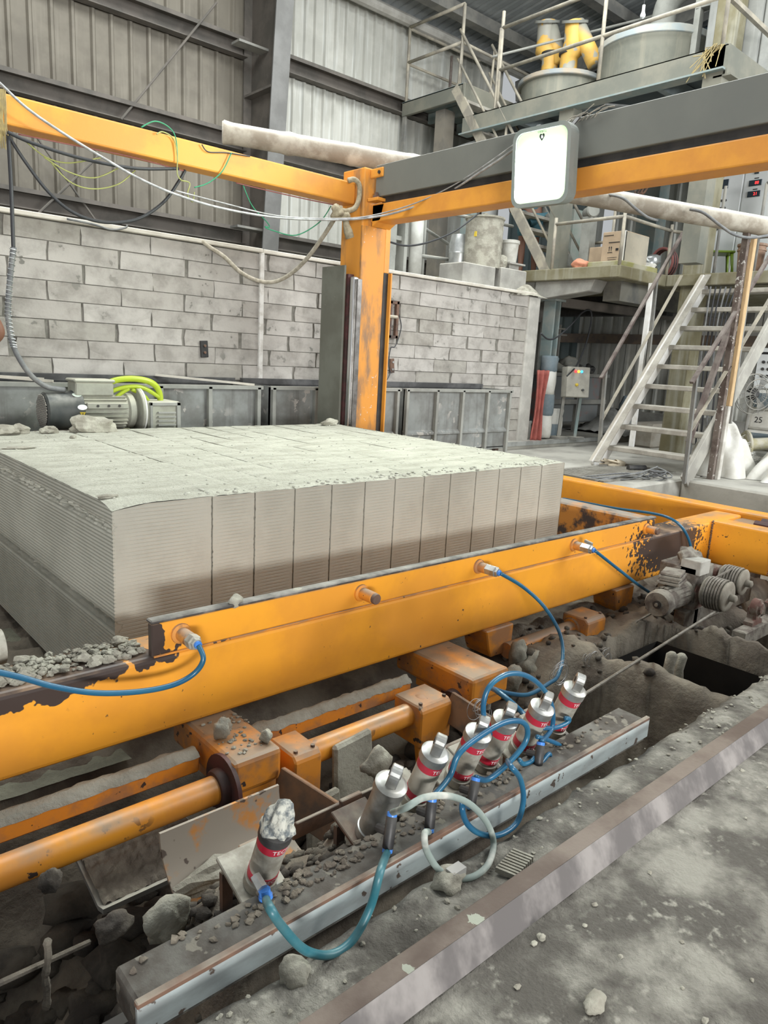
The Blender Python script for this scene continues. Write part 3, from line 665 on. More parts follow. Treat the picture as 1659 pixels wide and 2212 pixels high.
# half round trough and tray pieces
def arc_shell(x0, x1, cy, cz, r, a0, a1, th, name, mt, parent=None, n=14, jag=0):
    m_ = MB(); vs = []
    for xx in (x0, x1):
        for k in range(n + 1):
            an = R(a0 + (a1 - a0) * k / n)
            for rr in (r, r - th): vs.append((xx + jag * nz3(k * .7, xx), cy + rr * math.cos(an), cz + rr * math.sin(an)))
    q = 2 * (n + 1); fs = []
    for k in range(n):
        a = 2 * k; fs += [(a, a + 2, a + 2 + q, a + q), (a + 1, a + 1 + q, a + 3 + q, a + 3), (a, a + 1, a + 3, a + 2), (q + a, q + a + 2, q + a + 3, q + a + 1)]
    fs += [(0, q, q + 1, 1), (2 * n, 2 * n + 1, q + 2 * n + 1, q + 2 * n)]
    o = m_.add(vs, fs).build(name, mt, parent); return sharp(o, 50)
t = thing('trough', 'half round orange and grey scrap trough behind the leftmost cylinder', 'trough', (.9, 1.5, -.3))
arc_shell(.70, 1.06, 1.42, -.10, .15, 0, -115, .008, 'shell', mat('trough_paint', (.33, .29, .24), (.55, .24, .06), 9, .5, .62, rough=.75, spots=((.10, .075, .06), 16, .62)), t)
MB().rock((.84, 1.47, -.215), .07, 3, (1.7, .6, .5), .5, 3).build('cement_clod', mudlight, t)
MB().box(.73, 1.0, 1.365, 1.385, -.255, -.225).build('lip_bar', orange_old, t)
t = thing('tray', 'bent grey steel tray crusted with cement under the long pipe shaft', 'tray', (.75, 1.65, -.45))
MB().prism([(.60, 1.93, -.33), (.60, 1.74, -.38), (.60, 1.70, -.365), (.60, 1.70, -.38), (.60, 1.74, -.395), (.60, 1.93, -.345)], (.34, 0, 0)).build('tray_sheet', steelgrey, t)
MB().grid(lambda u, v: (.61 + .32 * u, 1.72 + .20 * v, -.382 + .05 * v + .02 * abs(fb(u * 6, v * 3, 2)) + .006), 40, 20).build('cement_layer', mudm, t, smooth=True)
tag(MB().box(-1.2, 1.0, 1.42, 1.46, -.52, -.46).build('pit_rail', mat('dark_rail', (.04, .038, .036), (.11, .10, .095), 6, .5, .7, rough=.7), bev=.004), 'dark steel rail lying low in the pit at lower left', 'rail')
for i, (x0, x1, y, z, h) in enumerate(((1.42, 1.62, 1.72, -.50, .3), (1.24, 1.40, 1.62, -.52, .22), (2.05, 2.3, 1.62, -.5, .2))):
    tag(MB().prism([(x0, y, z - .2), (x1, y, z - .2), (x1 - .01, y + .06, z + h), (x0 + .02, y + .06, z + h * .94)], (0, .03, 0)).build('cement_slab', chunk, bev=.01), 'upright broken cement slab ' + ('under the short orange pipe shaft', 'left of the slab under the short shaft', 'under the second wheel box')[i], 'slab', 'broken cement slabs in the pit')

# ------------------------------------------------------------------ channel, floor rail
t = thing('steel_channel', 'long steel channel with pale blue front lying along the pit edge', 'channel', (1.2, 1.04, -.08))
MB().box(.40, 2.055, .985, 1.088, -.03, .046).build('channel_body', chan_top, t, bev=.006)
MB().box(.395, 2.06, .979, .986, -.012, .046).build('front_face', chan_front, t)
MB().box(.395, 2.06, .978, .992, .044, .056).build('front_lip', rust, t, bev=.002)
cm = MB(); rnd = random.Random(5)
for k in range(200):
    x = rnd.choice((rnd.uniform(.42, 2.0), rnd.gauss(.8, .12), rnd.gauss(1.3, .3))); x = min(2.0, max(.42, x)); r = rnd.uniform(.003, .009)
    cm.rock((x, rnd.uniform(1.03, 1.085), .046 + r * .3), r, k, (1.2, 1, .7), .5, 1)
cm.build('cement_crumbs', mudm, t)['kind'] = 'stuff'
t = thing('floor_rail', 'heavy rusty angle iron rail lying diagonally on the near floor', 'rail', (3, .75, 0))
MB().prism([(-1.5, .745, .053), (-1.5, .79, .053), (-1.5, .79, .041), (-1.5, .754, .041), (-1.5, .75, .05)], (8.5, 0, 0)).build('top_flange', railtop, t, bev=.004)
MB().prism([(-1.5, .714, .001), (-1.5, .726, .001), (-1.5, .752, .050), (-1.5, .745, .053)], (8.5, 0, 0)).build('front_flange', railside, t)
tag(MB().box(1.06, 1.10, .885, .91, .0, .035).build('tile_offcut', mat('offcut', (.40, .39, .37), rough=.9)), 'tiny pale offcut standing on the near floor by the slab edge', 'offcut')
for i, (px, py, r, sq, lb) in enumerate(((632, 2100, .028, (1, 1, .8), 'rounded cement clod on the slab edge below the teal air hose'), (968, 1905, .03, (1.3, 1, .8), 'grey cement block on the slab edge under the hose loop'), (1285, 2165, .02, (1.4, .8, .8), 'broken cement piece on the near floor at the bottom edge'), (1170, 2020, .008, (1, 1, 1), 'tiny pebble on the near floor right of the rail'))):
    p = P(px, py, z=.01); p.z = r * sq[2] * .5
    tag(MB().rock(p, r, 80 + i, sq, .38, 3).build('cement_clod', chunk, smooth=True), lb, 'clod', 'clods on the near floor')
cs = thing('ribbed_chip', 'thin ribbed cement chip lying on the slab edge beside the rail', 'chip', P(1110, 1868, z=0))
c0 = P(1112, 1866, z=.012)
for k in range(9): MB().obox(c0 + Vector((.010 * (k - 4), .002 * (k - 4), 0)), (.006, .05, .012), Matrix.Rotation(R(18), 3, 'Z')).build('rib', mudlight, cs)
cm = MB(); rnd = random.Random(15)
for k in range(300):
    r = rnd.uniform(.002, .007); x = rnd.uniform(.4, 3); y = rnd.choice((rnd.uniform(.8, .93), rnd.uniform(-.6, .7)))
    cm.rock((x, y, r * .3 + (.006 if y > .8 else 0)), r, k, (1.2, 1, .6), .5, 1)
tag(cm.build('floor_crumbs', chunk), 'small cement crumbs scattered on the near floor', 'crumbs', kind='stuff')

# ------------------------------------------------------------------ rubble in the pit
rb = MB(); rnd = random.Random(31)
for k in range(700):
    x = rnd.uniform(-.8, 2.6); y = rnd.uniform(1.36, 2.1); r = abs(rnd.gauss(0, .028)) + .010
    rb.rock((x, y, pit_h(x, y) + r * .3), r, k, (1.2, 1, .8), .6, 2)
for k in range(700):
    x = min(1.95, max(.5, rnd.gauss(1.0, .35))); y = rnd.uniform(1.1, 1.45); r = abs(rnd.gauss(0, .008)) + .004
    rb.rock((x, y, pit_h(x, y) + r * .3), r, k, (1.2, 1, .8), .5, 1)
for k in range(260):
    x = rnd.uniform(2.3, 4.6); y = rnd.uniform(1.2, 2.2); r = abs(rnd.gauss(0, .012)) + .006
    rb.rock((x, y, pit_h(x, y) + r * .3), r, k, (1.2, 1, .8), .45, 1)
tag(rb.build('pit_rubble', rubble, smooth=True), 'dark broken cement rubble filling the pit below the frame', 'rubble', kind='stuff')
for i, (px, py, y, r, sq, lb) in enumerate(((365, 1985, 1.28, .046, (1.1, .7, 1), 'round pale cement lump in the pit below the half round trough'), (450, 1975, 1.30, .045, (1.4, .7, .7), 'smooth cement mound beside the round pale lump'), (245, 2000, 1.32, .03, (1.2, 1, .8), 'brown rubble lump left of the round pale lump'), (480, 2010, 1.22, .035, (1, 1, 1), 'small crusted lump at the foot of the brown strut'), (110, 1900, 1.5, .03, (.8, .5, 1), 'ribbed cement offcut lying on the low dark rail'), (1150, 1440, 1.95, .07, (1.2, .8, 1), 'angular cement chunk right of the second wheel box'), (1105, 1470, 1.9, .06, (1, .7, 1.2), 'pale wedge chunk beside the second wheel box'), (1120, 1410, 2.0, .06, (.8, .7, 1.2), 'small upright chunk behind the angular chunk'), (1180, 1460, 1.9, .04, (1, 1, .8), 'ridged cement chunk near the wire coils'), (815, 1650, 1.62, .05, (1.1, .5, 1.0), 'large cement chunk between the bearing blocks'), (480, 1575, 1.95, .03, (1, .8, 1.2), 'cement lump sitting on top of the first wheel box'), (575, 1590, 1.85, .02, (1, 1, 1.2), 'small clod on the corner of the first wheel box'), (508, 1300, 2.12, .025, (1.2, .8, .9), 'cement chip standing on the collar edge'), (640, 1275, 2.12, .015, (1.6, .8, .5), 'tiny cement flake on the collar edge'))):
    p = P(px, py, y=y)
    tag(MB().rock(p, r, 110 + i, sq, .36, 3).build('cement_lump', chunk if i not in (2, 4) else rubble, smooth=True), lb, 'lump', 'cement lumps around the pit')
cm = MB(); rnd = random.Random(44)
for k in range(330):
    x = rnd.uniform(.35, .92); r = rnd.uniform(.004, .013) * (1.5 if rnd.random() < .12 else 1); y = rnd.uniform(2.14, 2.28)
    cm.rock((x, y, .132 + r * .4 + .01 * rnd.random()), r, k, (1.2, 1, .8), .5, 2)
for k in range(60):
    x = rnd.uniform(1.06, 1.22); r = rnd.uniform(.002, .008); y = rnd.uniform(1.82, 2.08)
    cm.rock((x, y, -.143 + r * .3), r, k, (1.2, 1, .7), .5, 1)
tag(cm.build('beam_crumbs', chunk), 'heap of cement crumbs lying on the left part of the orange beam', 'crumbs', kind='stuff')
tag(MB().grid(lambda u, v: (-1.2 + 2.15 * u, 2.35 + 2.4 * v, -.36 + .05 * (1 - u) + .02 * fb(u * 8, v * 8)), 60, 60).build('slush_bed', slush, smooth=True), 'green grey slush bed at the foot of the cake side', 'slush', kind='stuff')
t = thing('roller_end', 'dusty round roller end at the left edge beside the cake side', 'roller', P(20, 1400, y=2.33))
p = P(-40, 1405, y=2.36); sharp(MB().cyl(p + Vector((-.3, 0, 0)), p + Vector((.06, 0, 0)), .055, n=20).build('drum', alu_dirty, t)); MB().beam(p + Vector((.02, -.08, -.05)), p + Vector((.1, -.2, -.12)), .02, .03).build('arm', steelgrey, t)

# ------------------------------------------------------------------ air cylinders on their tilted plates
TL = R(21); AX = Vector((0, -math.sin(TL), math.cos(TL))); AY = Vector((0, math.cos(TL), math.sin(TL))); AXX = Vector((1, 0, 0))
MR = Matrix((AXX, AY, AX)).transposed()
cyl_base = []
def cylinder(px, py, lb, kind, sc=1.):
    b = P(px, py, y=1.15); t = thing('air_cylinder', lb, 'air cylinder', b, 'air cylinders along the channel')
    r = (.033 if kind == 'silver' else .0295) * sc
    MB().obox(b + AY * .02 - AX * .006, (.10, .13, .010), MR).build('base_plate', alu_dirty if kind != 'silver' else rust, t, bev=.002)
    sharp(MB().lathe(b, AX, [(r + .002, 0), (r + .003, .003), (r + .003, .022), (r, .024)], 26).build('lower_cap', alu if kind == 'silver' else alu_dirty, t))
    body = sharp(MB().lathe(b, AX, [(r, .022), (r, .142)], 26).build('barrel', alu if kind == 'silver' else alu_dirty, t), 60)
    if kind != 'silver':
        for z0, s_ in ((.030, 'TECHNO'), (.118, 'TECHNO')):
            sharp(MB().lathe(b, AX, [(r + .0006, z0), (r + .0006, z0 + .019)], 26).build('red_band', red_band, body), 60)
            vs, fs = text2d(s_, .0145); m_ = MB(); vv = []
            for v in vs:
                an = (v.x + .012) / r; d = AXX * math.sin(an) - AY * math.cos(an)
                vv.append(b + AX * (z0 + .0095 + v.y) + d * (r + .0011))
            m_.add(vv, fs).build('brand_lettering', white_text, body)
    else:
        for k, (rr, dz) in enumerate(((.011, 0), (.0085, .0004))):
            d = (AXX * .15 - AY).normalized(); m_ = MB(); vs = []
            for j in range(20):
                an = 2 * math.pi * j / 20; xx = rr * math.cos(an); a2 = .15 + xx / r; vs.append(b + AX * (.04 + rr * math.sin(an)) + (AXX * math.sin(a2) - AY * math.cos(a2)) * (r + .001 + dz))
            m_.add(vs, [tuple(range(20))]).build('round_sticker', white_text if k == 0 else mat('green_logo', (.10, .30, .14), (.55, .6, .5), 90, rough=.5), body)
    capm = alu if kind != 'crusted' else mat('crusted_cap', (.52, .52, .46), (.12, .14, .15), 45, .4, .6, rough=.8, bump=.8, bscale=80)
    sharp(MB().lathe(b, AX, [(r + .001, .138), (r + .003, .140), (r + .003, .160), (r - .003, .164), (r - .008, .166)], 26).build('upper_cap', blackp if kind == 'crusted' else capm, t))
    # clevis lug with rounded head
    lug = MB(); pts = []; tw = Matrix.Rotation(R(35), 3, AX)
    ux = tw @ AXX; uy = tw @ AY
    for k in range(9):
        an = math.pi * k / 8; pts.append(b + AX * (.192 + .017 * math.sin(an)) + ux * .019 * math.cos(an) - uy * .012)
    pts = [b + AX * .16 + ux * .019 - uy * .012] + pts + [b + AX * .16 - ux * .019 - uy * .012]
    lg = lug.prism(pts, uy * .024).build('lug', capm, t, bev=.002)
    if kind == 'crusted':
        MB().rock(b + AX * .185, .026, 5, (1, .9, 1.25), .5, 3).build('cement_crust', capm, lg, smooth=True); MB().rock(b + AX * .163, .034, 8, (1, 1, .5), .3, 3).build('cement_crust', capm, lg, smooth=True)
    else: MB().cyl(b + AX * .190 - uy * .0135, b + AX * .190 + uy * .0135, .008, n=10).build('pin_hole', black, lg)
    # bracket legs and rod eye under the plate
    for dx in (-.035, .035): MB().prism([b + Vector((dx - .012, .06, -.0)), b + Vector((dx + .012, .06, -.0)), b + Vector((dx + .006, .05, -.20)), b + Vector((dx - .014, .05, -.20))], (0, .012, 0)).build('bracket_leg', rust, t)
    sharp(MB().tube([b + Vector((.02 * math.cos(2 * math.pi * k / 14) - .055, -.03, -.035 + .02 * math.sin(2 * math.pi * k / 14))) for k in range(14)], .008, 8, True).build('rod_eye', rust, t), 70)
    # air fitting
    f0 = b + AX * .012 - AY * r * .8 + AXX * .018; 
    nip = sharp(MB().lathe(f0, -AY, [(.008, 0), (.008, .018)], 8).build('nipple', alu, t)); cyl_base.append(b); t.scale = (1.1, 1.1, 1.12)
    return t, f0 - AY * .02
specs = [(560, 1905, 'leftmost air cylinder, red bands, top crusted with cement', 'crusted'), (800, 1800, 'plain silver air cylinder with round green sticker, no red bands', 'silver'), (893, 1730, 'red banded air cylinder right next to the plain silver one', 'red'), (985, 1684, 'red banded air cylinder crossed by the long blue hose, third from right side of the silver one', 'red'), (1043, 1652, 'red banded air cylinder under the blue hose bend, in the middle of the close row', 'red'), (1122, 1622, 'second last red banded air cylinder towards the far end of the channel', 'red'), (1192, 1580, 'farthest red banded air cylinder at the right end of the row', 'red')]
specs[3] = (985, 1684, 'red banded air cylinder partly behind the rising long blue hose', 'red')
for s_ in specs: cylinder(*s_)

def tee(px, py, y, lb, d=(0, -.3, -1), L=.05):
    p = P(px, py, y=y); t = thing('tee_fitting', lb, 'fitting', p, 'black push-in tee fittings'); d = Vector(d).normalized(); s_ = d.cross(Vector((1, 0, 0))).normalized()
    sharp(MB().lathe(p - d * L, d, [(.010, 0), (.0125, .004), (.0125, 2 * L - .004), (.010, 2 * L)], 12).build('run', blackp, t)); sharp(MB().lathe(p, s_ * -1, [(.010, 0), (.010, .04)], 10).build('branch', blackp, t))
    for e in (-1, 1): sharp(MB().lathe(p + d * e * L, d * e, [(.0115, -.002), (.0115, .006)], 12).build('tube_collar', bright_blue, t))
    return p - d * (L + .006), p + d * (L + .006)
T1 = tee(842, 1798, 1.02, 'black tee fitting at the foot of the plain silver cylinder', (-.35, -.25, -1), .036)
T2 = tee(930, 1760, 1.02, 'black tee fitting joined to the white and blue hoses', (-.3, -.25, -1), .032)
T3 = tee(1022, 1712, 1.03, 'black tee fitting under the middle cylinders', (-.5, -.25, -1), .03)
T4 = tee(1165, 1632, 1.04, 'black tee fitting among the small hose loops at the far end', (-.4, -.25, -1), .03)
t = thing('elbow_fitting', 'silver elbow fitting with blue collar at the leftmost cylinder', 'fitting', P(570, 1925, y=1.06)); p = P(568, 1922, y=1.06)
sharp(MB().lathe(p + Vector((0, .03, .012)), (0, -1, -.4), [(.011, 0), (.012, .03)], 6).build('elbow', alu, t)); sharp(MB().lathe(p + Vector((.003, 0, 0)), (.1, -.2, -1), [(.012, 0), (.012, .012), (.0145, .013), (.0145, .020)], 12).build('tube_collar', bright_blue, t))

# ------------------------------------------------------------------ air hoses
def hose(pts, y, r, mt, lb, start=None, end=None, k=8):
    q = []
    for i, a in enumerate(pts):
        yy = y if not isinstance(y, (list, tuple)) else y[0] + (y[1] - y[0]) * i / (len(pts) - 1)
        p_ = P(a[0], a[1], y=a[2] if len(a) > 2 else yy)
        if p_.z < .012 and p_.y < 1.0: p_ = P(a[0], a[1], z=.012)
        q.append(p_)
    if start is not None: q = [Vector(start)] + q
    if end is not None: q = q + [Vector(end)]
    return tag(MB().tube(smooth_path(q, k), r, 10).build('air_hose', mt, smooth=True), lb, 'hose', 'air hoses')
K = lambda a, b_: (700 + a * .4219, 1350 + b_ * .4219)
HR = .0072
hose([(439, 1425), (418, 1456), (372, 1480), (300, 1494), (210, 1497), (120, 1484), (40, 1462), (-60, 1440)], (1.96, 2.03), .0088, blue_tube, 'blue air hose drooping across the left end of the orange beam', start=tips[0])
hose([(1130, 1268), (1175, 1310), (1208, 1365), (1216, 1415), (1205, 1460), K(1150, 300), K(1050, 355), K(950, 352), K(868, 328), K(880, 335), K(940, 380), K(1020, 455), K(1060, 520)], (1.95, 1.2), .0088, blue_tube, 'blue air hose dropping from the middle hexagonal fitting to the cylinders', start=tips[2])
hose([K(850, 560), K(818, 470), K(820, 380), K(855, 305), K(930, 255), K(1010, 252), K(1085, 290), K(1145, 360), K(1170, 440), K(1165, 530)], 1.08, HR, blue_tube, 'blue hose looping above the two cylinders nearest the wheel box', end=T4[0])
hose([K(640, 780), K(690, 660), K(790, 575), K(910, 505), K(1000, 492), K(1040, 530), K(1025, 610), K(930, 720), K(840, 790)], 1.05, .0076, blue_tube, 'long blue hose bending over the tops of the middle cylinders', start=T2[0], end=T3[0])
hose([K(955, 722), K(1005, 790), K(1020, 900), K(985, 1015), K(890, 1078), K(790, 1064), K(725, 1005), K(708, 920)], .935, .0070, blue_tube, 'blue hose loop hanging over the channel front', start=P(*K(940, 695), y=1.07), end=T3[1])
hose([K(420, 935), K(510, 885), K(640, 876), K(750, 920), K(835, 1015), K(868, 1120), K(840, 1225), K(765, 1288), K(670, 1298), K(585, 1250), K(525, 1155), K(515, 1070)], .92, .0074, grey_tube, 'large grey and white hose loop in front of the plain silver cylinder', start=T1[0], end=T2[1])
hose([(822, 1880), (800, 1960), (762, 2030), (715, 2062), (660, 2053), (612, 2005), (582, 1960)], .90, .0085, teal_tube, 'teal air hose hanging in a long loop from the leftmost cylinder', start=T1[1], end=p + Vector((.004, -.006, -.02)))
hose([K(1120, 528), K(1190, 525), K(1245, 500), K(1255, 480), K(1235, 478)], 1.08, .0066, blue_tube, 'short blue hose wrapped round the farthest cylinder')
hose([K(1090, 572), K(1150, 590), K(1205, 615), K(1215, 640), K(1190, 645)], 1.06, .0066, blue_tube, 'short blue hose stub between the two farthest cylinders')
hose([K(1150, 660), K(1155, 700), K(1130, 725), K(1090, 705)], 1.04, .0066, blue_tube, 'small blue hose bend below the farthest tee fitting', start=T4[1])
hose([K(1090, 660), K(1060, 700), K(1020, 712), K(1000, 690)], 1.05, .0066, blue_tube, 'small dark blue hose bend near the middle of the far cylinders')
hose([(1330, 1225), (1380, 1264), (1422, 1290), (1455, 1297, 1.93), (1480, 1278, 1.98), (1494, 1230, 2.05), (1492, 1180, 2.06), (1476, 1143, 2.09), (1450, 1121, 2.16), (1410, 1109, 2.3), (1330, 1098, 2.6), (1270, 1087, 2.85), (1216, 1077, 3.1)], 1.95, .0088, blue_tube, 'blue air hose looping from the far valve up over the collar corner', start=tips[3])
# ------------------------------------------------------------------ winch in the pit
wn = thing('rope_winch', 'muddy rope winch with motor, two rope drums and bearings in the pit', 'winch', (4.1, 1.75, -.35))
muddy = mat('mud_caked_metal', (.24, .225, .19), (.12, .10, .085), 14, .4, .62, rough=.92, bump=.9, bscale=60)
muddy_rust = mat('mud_caked_red_metal', (.15, .075, .06), (.23, .20, .165), 16, .42, .62, rough=.85, bump=.7, bscale=60)
mo = Vector((3.62, 1.77, -.11)); md = Vector((1, .10, .02)).normalized()
mb = sharp(MB().lathe(mo, md, [(.04, .004), (.066, 0), (.075, .02), (.075, .06), (.07, .07), (.066, .09), (.066, .30), (.075, .31), (.075, .34), (.05, .36)], 24).build('motor_body', muddy, wn))
fins = MB()
for k in range(18):
    an = 2 * math.pi * k / 18; q = Vector((0, math.cos(an), math.sin(an))) * .069; fins.obox(mo + md * .19 + q, (.2, .005, .018), Matrix.Rotation(an, 3, 'X'))
fins.build('cooling_fins', muddy, mb); MB().cyl(mo - md * .004, mo + md * .01, .022, n=12).build('shaft_hole', black, mb); MB().cyl(mo - md * .012, mo + md * .012, .010, n=10).build('shaft_end', muddy, mb)
tb = MB()
for k in range(4): tb.obox(mo + md * .2 + Vector((0, .01, .088 + k * .017)), (.16 - .015 * (k % 2), .12 - .012 * (k % 2), .015), Matrix.Rotation(.2 + .03 * k, 3, 'Z'))
tb.build('terminal_box', muddy, wn, bev=.003)
gb = MB().box(3.98, 4.2, 1.74, 1.96, -.22, .04); gb.rock((4.1, 1.85, .05), .07, 4, (1.4, 1.2, .9), .6, 3); gb.build('gearbox', muddy, wn, bev=.01)
MB().box(3.98, 4.1, 1.72, 1.84, .0, .085).build('junction_box', mat('pale_box', (.38, .375, .34), (.28, .27, .24), 9, rough=.85), wn, bev=.004)
sharp(MB().cyl((4.2, 1.86, -.09), (4.34, 1.86, -.09), .03, n=12).build('coupling_shaft', muddy_rust, wn)); sharp(MB().lathe((4.24, 1.86, -.09), (1, 0, 0), [(.05, 0), (.055, .02), (.04, .04), (.055, .06), (.04, .08)], 12).build('coupling', muddy_rust, wn))
drum_m = mat('rope_drum', (.33, .31, .26), (.24, .22, .18), 12, rough=.85)
def drum(c, r, L, nm):
    c = Vector(c); d = sharp(MB().lathe(c, (0, 1, 0), [(.012, -.05), (.02, -.045), (.022, -.012), (r * .8, -.008), (r, -.004), (r + .004, 0), (r - .004, .012), (r - .004, L - .012), (r + .004, L), (r, L + .005)], 30).build(nm, drum_m, wn))
    for k in range(6): MB().tube([c + Vector((math.cos(2 * math.pi * j / 28) * (r + .003), .022 + k * (L - .04) / 5, math.sin(2 * math.pi * j / 28) * (r + .003))) for j in range(28)], .0065, 6, True).build('rope_turn', wire_rope, d)
drum((4.03, 1.57, -.085), .085, .12, 'rope_drum'); drum((4.30, 1.60, -.055), .075, .12, 'rope_drum')
for c in ((4.03, 1.75, -.10), (4.10, 1.44, -.12), (4.36, 1.44, -.06), (4.34, 1.78, -.05)):
    c = Vector(c); bq = MB(); bq.lathe(c, (0, -1, 0), [(.045, -.02), (.05, -.015), (.05, .02), (.035, .025), (.03, .035)], 14); bq.prism([c + Vector((-.035, -.02, 0)), c + Vector((.035, -.02, 0)), c + Vector((.03, -.02, -.06)), c + Vector((.065, -.02, -.075)), c + Vector((.065, -.02, -.10)), c + Vector((-.065, -.02, -.10)), c + Vector((-.065, -.02, -.075)), c + Vector((-.03, -.02, -.06))], (0, .05, 0))
    sharp(bq.build('pillow_bearing', muddy_rust, wn)); MB().box(c.x - .02, c.x + .02, c.y - .02, c.y + .03, c.z - .22, c.z - .1).build('bearing_post', muddy, wn)
MB().box(3.9, 4.7, 1.40, 1.47, -.30, -.215).build('winch_rail', muddy, wn, bev=.006); MB().box(3.9, 4.8, 1.73, 1.80, -.30, -.20).build('winch_rail', muddy, wn, bev=.006); MB().box(4.2, 5.4, 1.90, 2.02, -.30, -.19).build('winch_rail', muddy, wn, bev=.006)
for a, b_, lb in (((4.26, 1.66, .022), (3.0, 1.90, -.22), 'thin steel wire rope running from the winch to the mud bank'), ((4.0, 1.60, -.165), (1.5, 1.24, -.42), 'long steel wire rope running from the winch towards the cylinders')):
    if 'long' in lb: b_ = P(1235, 1517, y=1.42)
    else: b_ = P(1285, 1393, y=1.95)
    tag(MB().cyl(a, b_, .007, n=6).build('wire_rope', wire_rope), lb, 'rope', 'winch ropes')
for i, (px, py, lb) in enumerate(((1441, 1445, 'left mud caked stub post beside the black pit hole'), (1462, 1447, 'right mud caked stub post beside the black pit hole'))):
    a = P(px, py + 28, y=1.45); tag(MB().tube([a - Vector((0, 0, .14)), a, a + Vector((.004, .004, .07)), a + Vector((.012, 0, .135)), a + Vector((.012, 0, .148))], [.05, .032, .024, .027, .014], 9).build('stub_post', mudlight, smooth=True), lb, 'post', 'mud stub posts')
rnd = random.Random(9)
for i, (px, py, y, n_, r_, lb) in enumerate(((1270, 1425, 1.75, 9, .04, 'coil of thin cut wire lying on the mud bank'), (1305, 1415, 1.8, 5, .035, 'small tangle of wire beside the wire coil'), (1215, 1455, 1.7, 6, .05, 'loose wire tangle below the hanging blue hose'), (1035, 1535, 1.55, 5, .05, 'wire tangle hanging under the second wheel box'))):
    c = P(px, py, y=y); m_ = MB()
    for k in range(n_):
        rr = r_ * rnd.uniform(.6, 1.2); o_ = Vector((rnd.uniform(-.03, .03), rnd.uniform(-.02, .02), rnd.uniform(-.01, .02))); a1 = rnd.uniform(-.5, .5)
        m_.tube([c + o_ + Vector((math.cos(2 * math.pi * j / 18) * rr, math.sin(a1) * rr * math.sin(2 * math.pi * j / 18), math.sin(2 * math.pi * j / 18) * rr * .9)) for j in range(18)], .0012, 4, True)
    tag(m_.build('wire_tangle', clear_m), lb, 'wire', 'wire tangles', kind='stuff')
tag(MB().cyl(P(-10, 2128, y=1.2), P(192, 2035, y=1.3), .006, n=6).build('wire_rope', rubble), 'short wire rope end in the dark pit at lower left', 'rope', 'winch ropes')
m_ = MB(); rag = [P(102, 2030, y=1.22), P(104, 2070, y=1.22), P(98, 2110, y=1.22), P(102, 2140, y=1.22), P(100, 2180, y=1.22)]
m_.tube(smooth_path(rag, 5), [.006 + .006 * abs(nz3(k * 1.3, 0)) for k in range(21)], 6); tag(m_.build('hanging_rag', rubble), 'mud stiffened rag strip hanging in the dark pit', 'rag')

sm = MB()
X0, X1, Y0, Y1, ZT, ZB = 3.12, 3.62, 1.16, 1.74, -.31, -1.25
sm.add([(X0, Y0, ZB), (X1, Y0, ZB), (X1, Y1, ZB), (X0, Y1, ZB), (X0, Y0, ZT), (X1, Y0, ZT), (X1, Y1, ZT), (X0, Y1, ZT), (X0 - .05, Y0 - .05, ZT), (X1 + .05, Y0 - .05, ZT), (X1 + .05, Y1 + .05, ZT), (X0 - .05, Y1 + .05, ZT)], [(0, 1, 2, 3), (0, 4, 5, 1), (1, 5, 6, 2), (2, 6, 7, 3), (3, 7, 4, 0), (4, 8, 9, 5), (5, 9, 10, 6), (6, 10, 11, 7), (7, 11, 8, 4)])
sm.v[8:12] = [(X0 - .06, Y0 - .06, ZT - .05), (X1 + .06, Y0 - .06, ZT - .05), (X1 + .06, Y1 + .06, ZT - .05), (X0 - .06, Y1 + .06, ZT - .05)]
tag(sm.build('pit_hole_shade', mat('hole_shade_black', (.008, .007, .006), (.014, .012, .010), 6, rough=.6)), 'black box painting the shade inside the pit hole beside the stub posts', 'shade box')  # black box added inside the hole, its colour standing in for deep shade
# ------------------------------------------------------------------ orange gantry over the cake
ga = thing('cutting_gantry', 'tall orange cutting gantry with corner column and two overhead beams', 'gantry', (4.26, 5.16, 0))
col = MB(); col.box(4.11, 4.41, 5.02, 5.31, 0, 2.66); col.build('column', mat('orange_column_paint', (.74, .31, .045), (.28, .17, .09), 5, .50, .72, rough=.55, stretch=(1, 1, .3)), ga, bev=.012, segs=2)
worn_face = mat('orange_column_worn', (.70, .29, .04), (.22, .14, .085), 6, .44, .66, rough=.55, spots=((.62, .60, .56), 26, .655, 2), stretch=(1, 1, .3))
MB().box(4.10, 4.36, 5.0, 5.025, .0, 2.2).build('face_plate', worn_face, ga, bev=.004)
MB().box(4.36, 4.42, 5.0, 5.025, 1.84, 2.24).build('face_plate', orange_up, ga, bev=.004)
MB().box(4.412, 4.425, 4.96, 5.05, .0, 1.84).build('slot_edge', orange_up, ga)
MB().box(4.36, 4.412, 5.0, 5.03, .0, 1.84).build('guide_slot', black, ga)
MB().box(-1.2, 4.11, 5.13, 5.29, 2.375, 2.548).build('long_beam', orange_up, ga, bev=.012, segs=2)
MB().box(4.2, 4.38, .3, 5.02, 2.232, 2.375).build('cross_beam', orange_up, ga, bev=.010, segs=2)
MB().prism([(4.2, 5.0, 2.375), (4.2, 4.86, 2.375), (4.2, 4.90, 2.25), (4.2, 5.0, 2.2)], (.2, 0, 0)).build('gusset', orange_up, ga)
cb = MB().box(4.185, 4.30, .3, 4.96, 2.425, 2.672).build('cover_beam', grey_plate, ga, bev=.004)
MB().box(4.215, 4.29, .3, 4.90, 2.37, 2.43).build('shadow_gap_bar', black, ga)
MB().box(4.17, 4.19, 4.86, 5.02, 2.575, 2.65).build('lug', orange_up, ga, bev=.012, segs=2); MB().cyl((4.16, 4.90, 2.612), (4.175, 4.90, 2.612), .014, n=10).build('lug_bolt', black, ga)
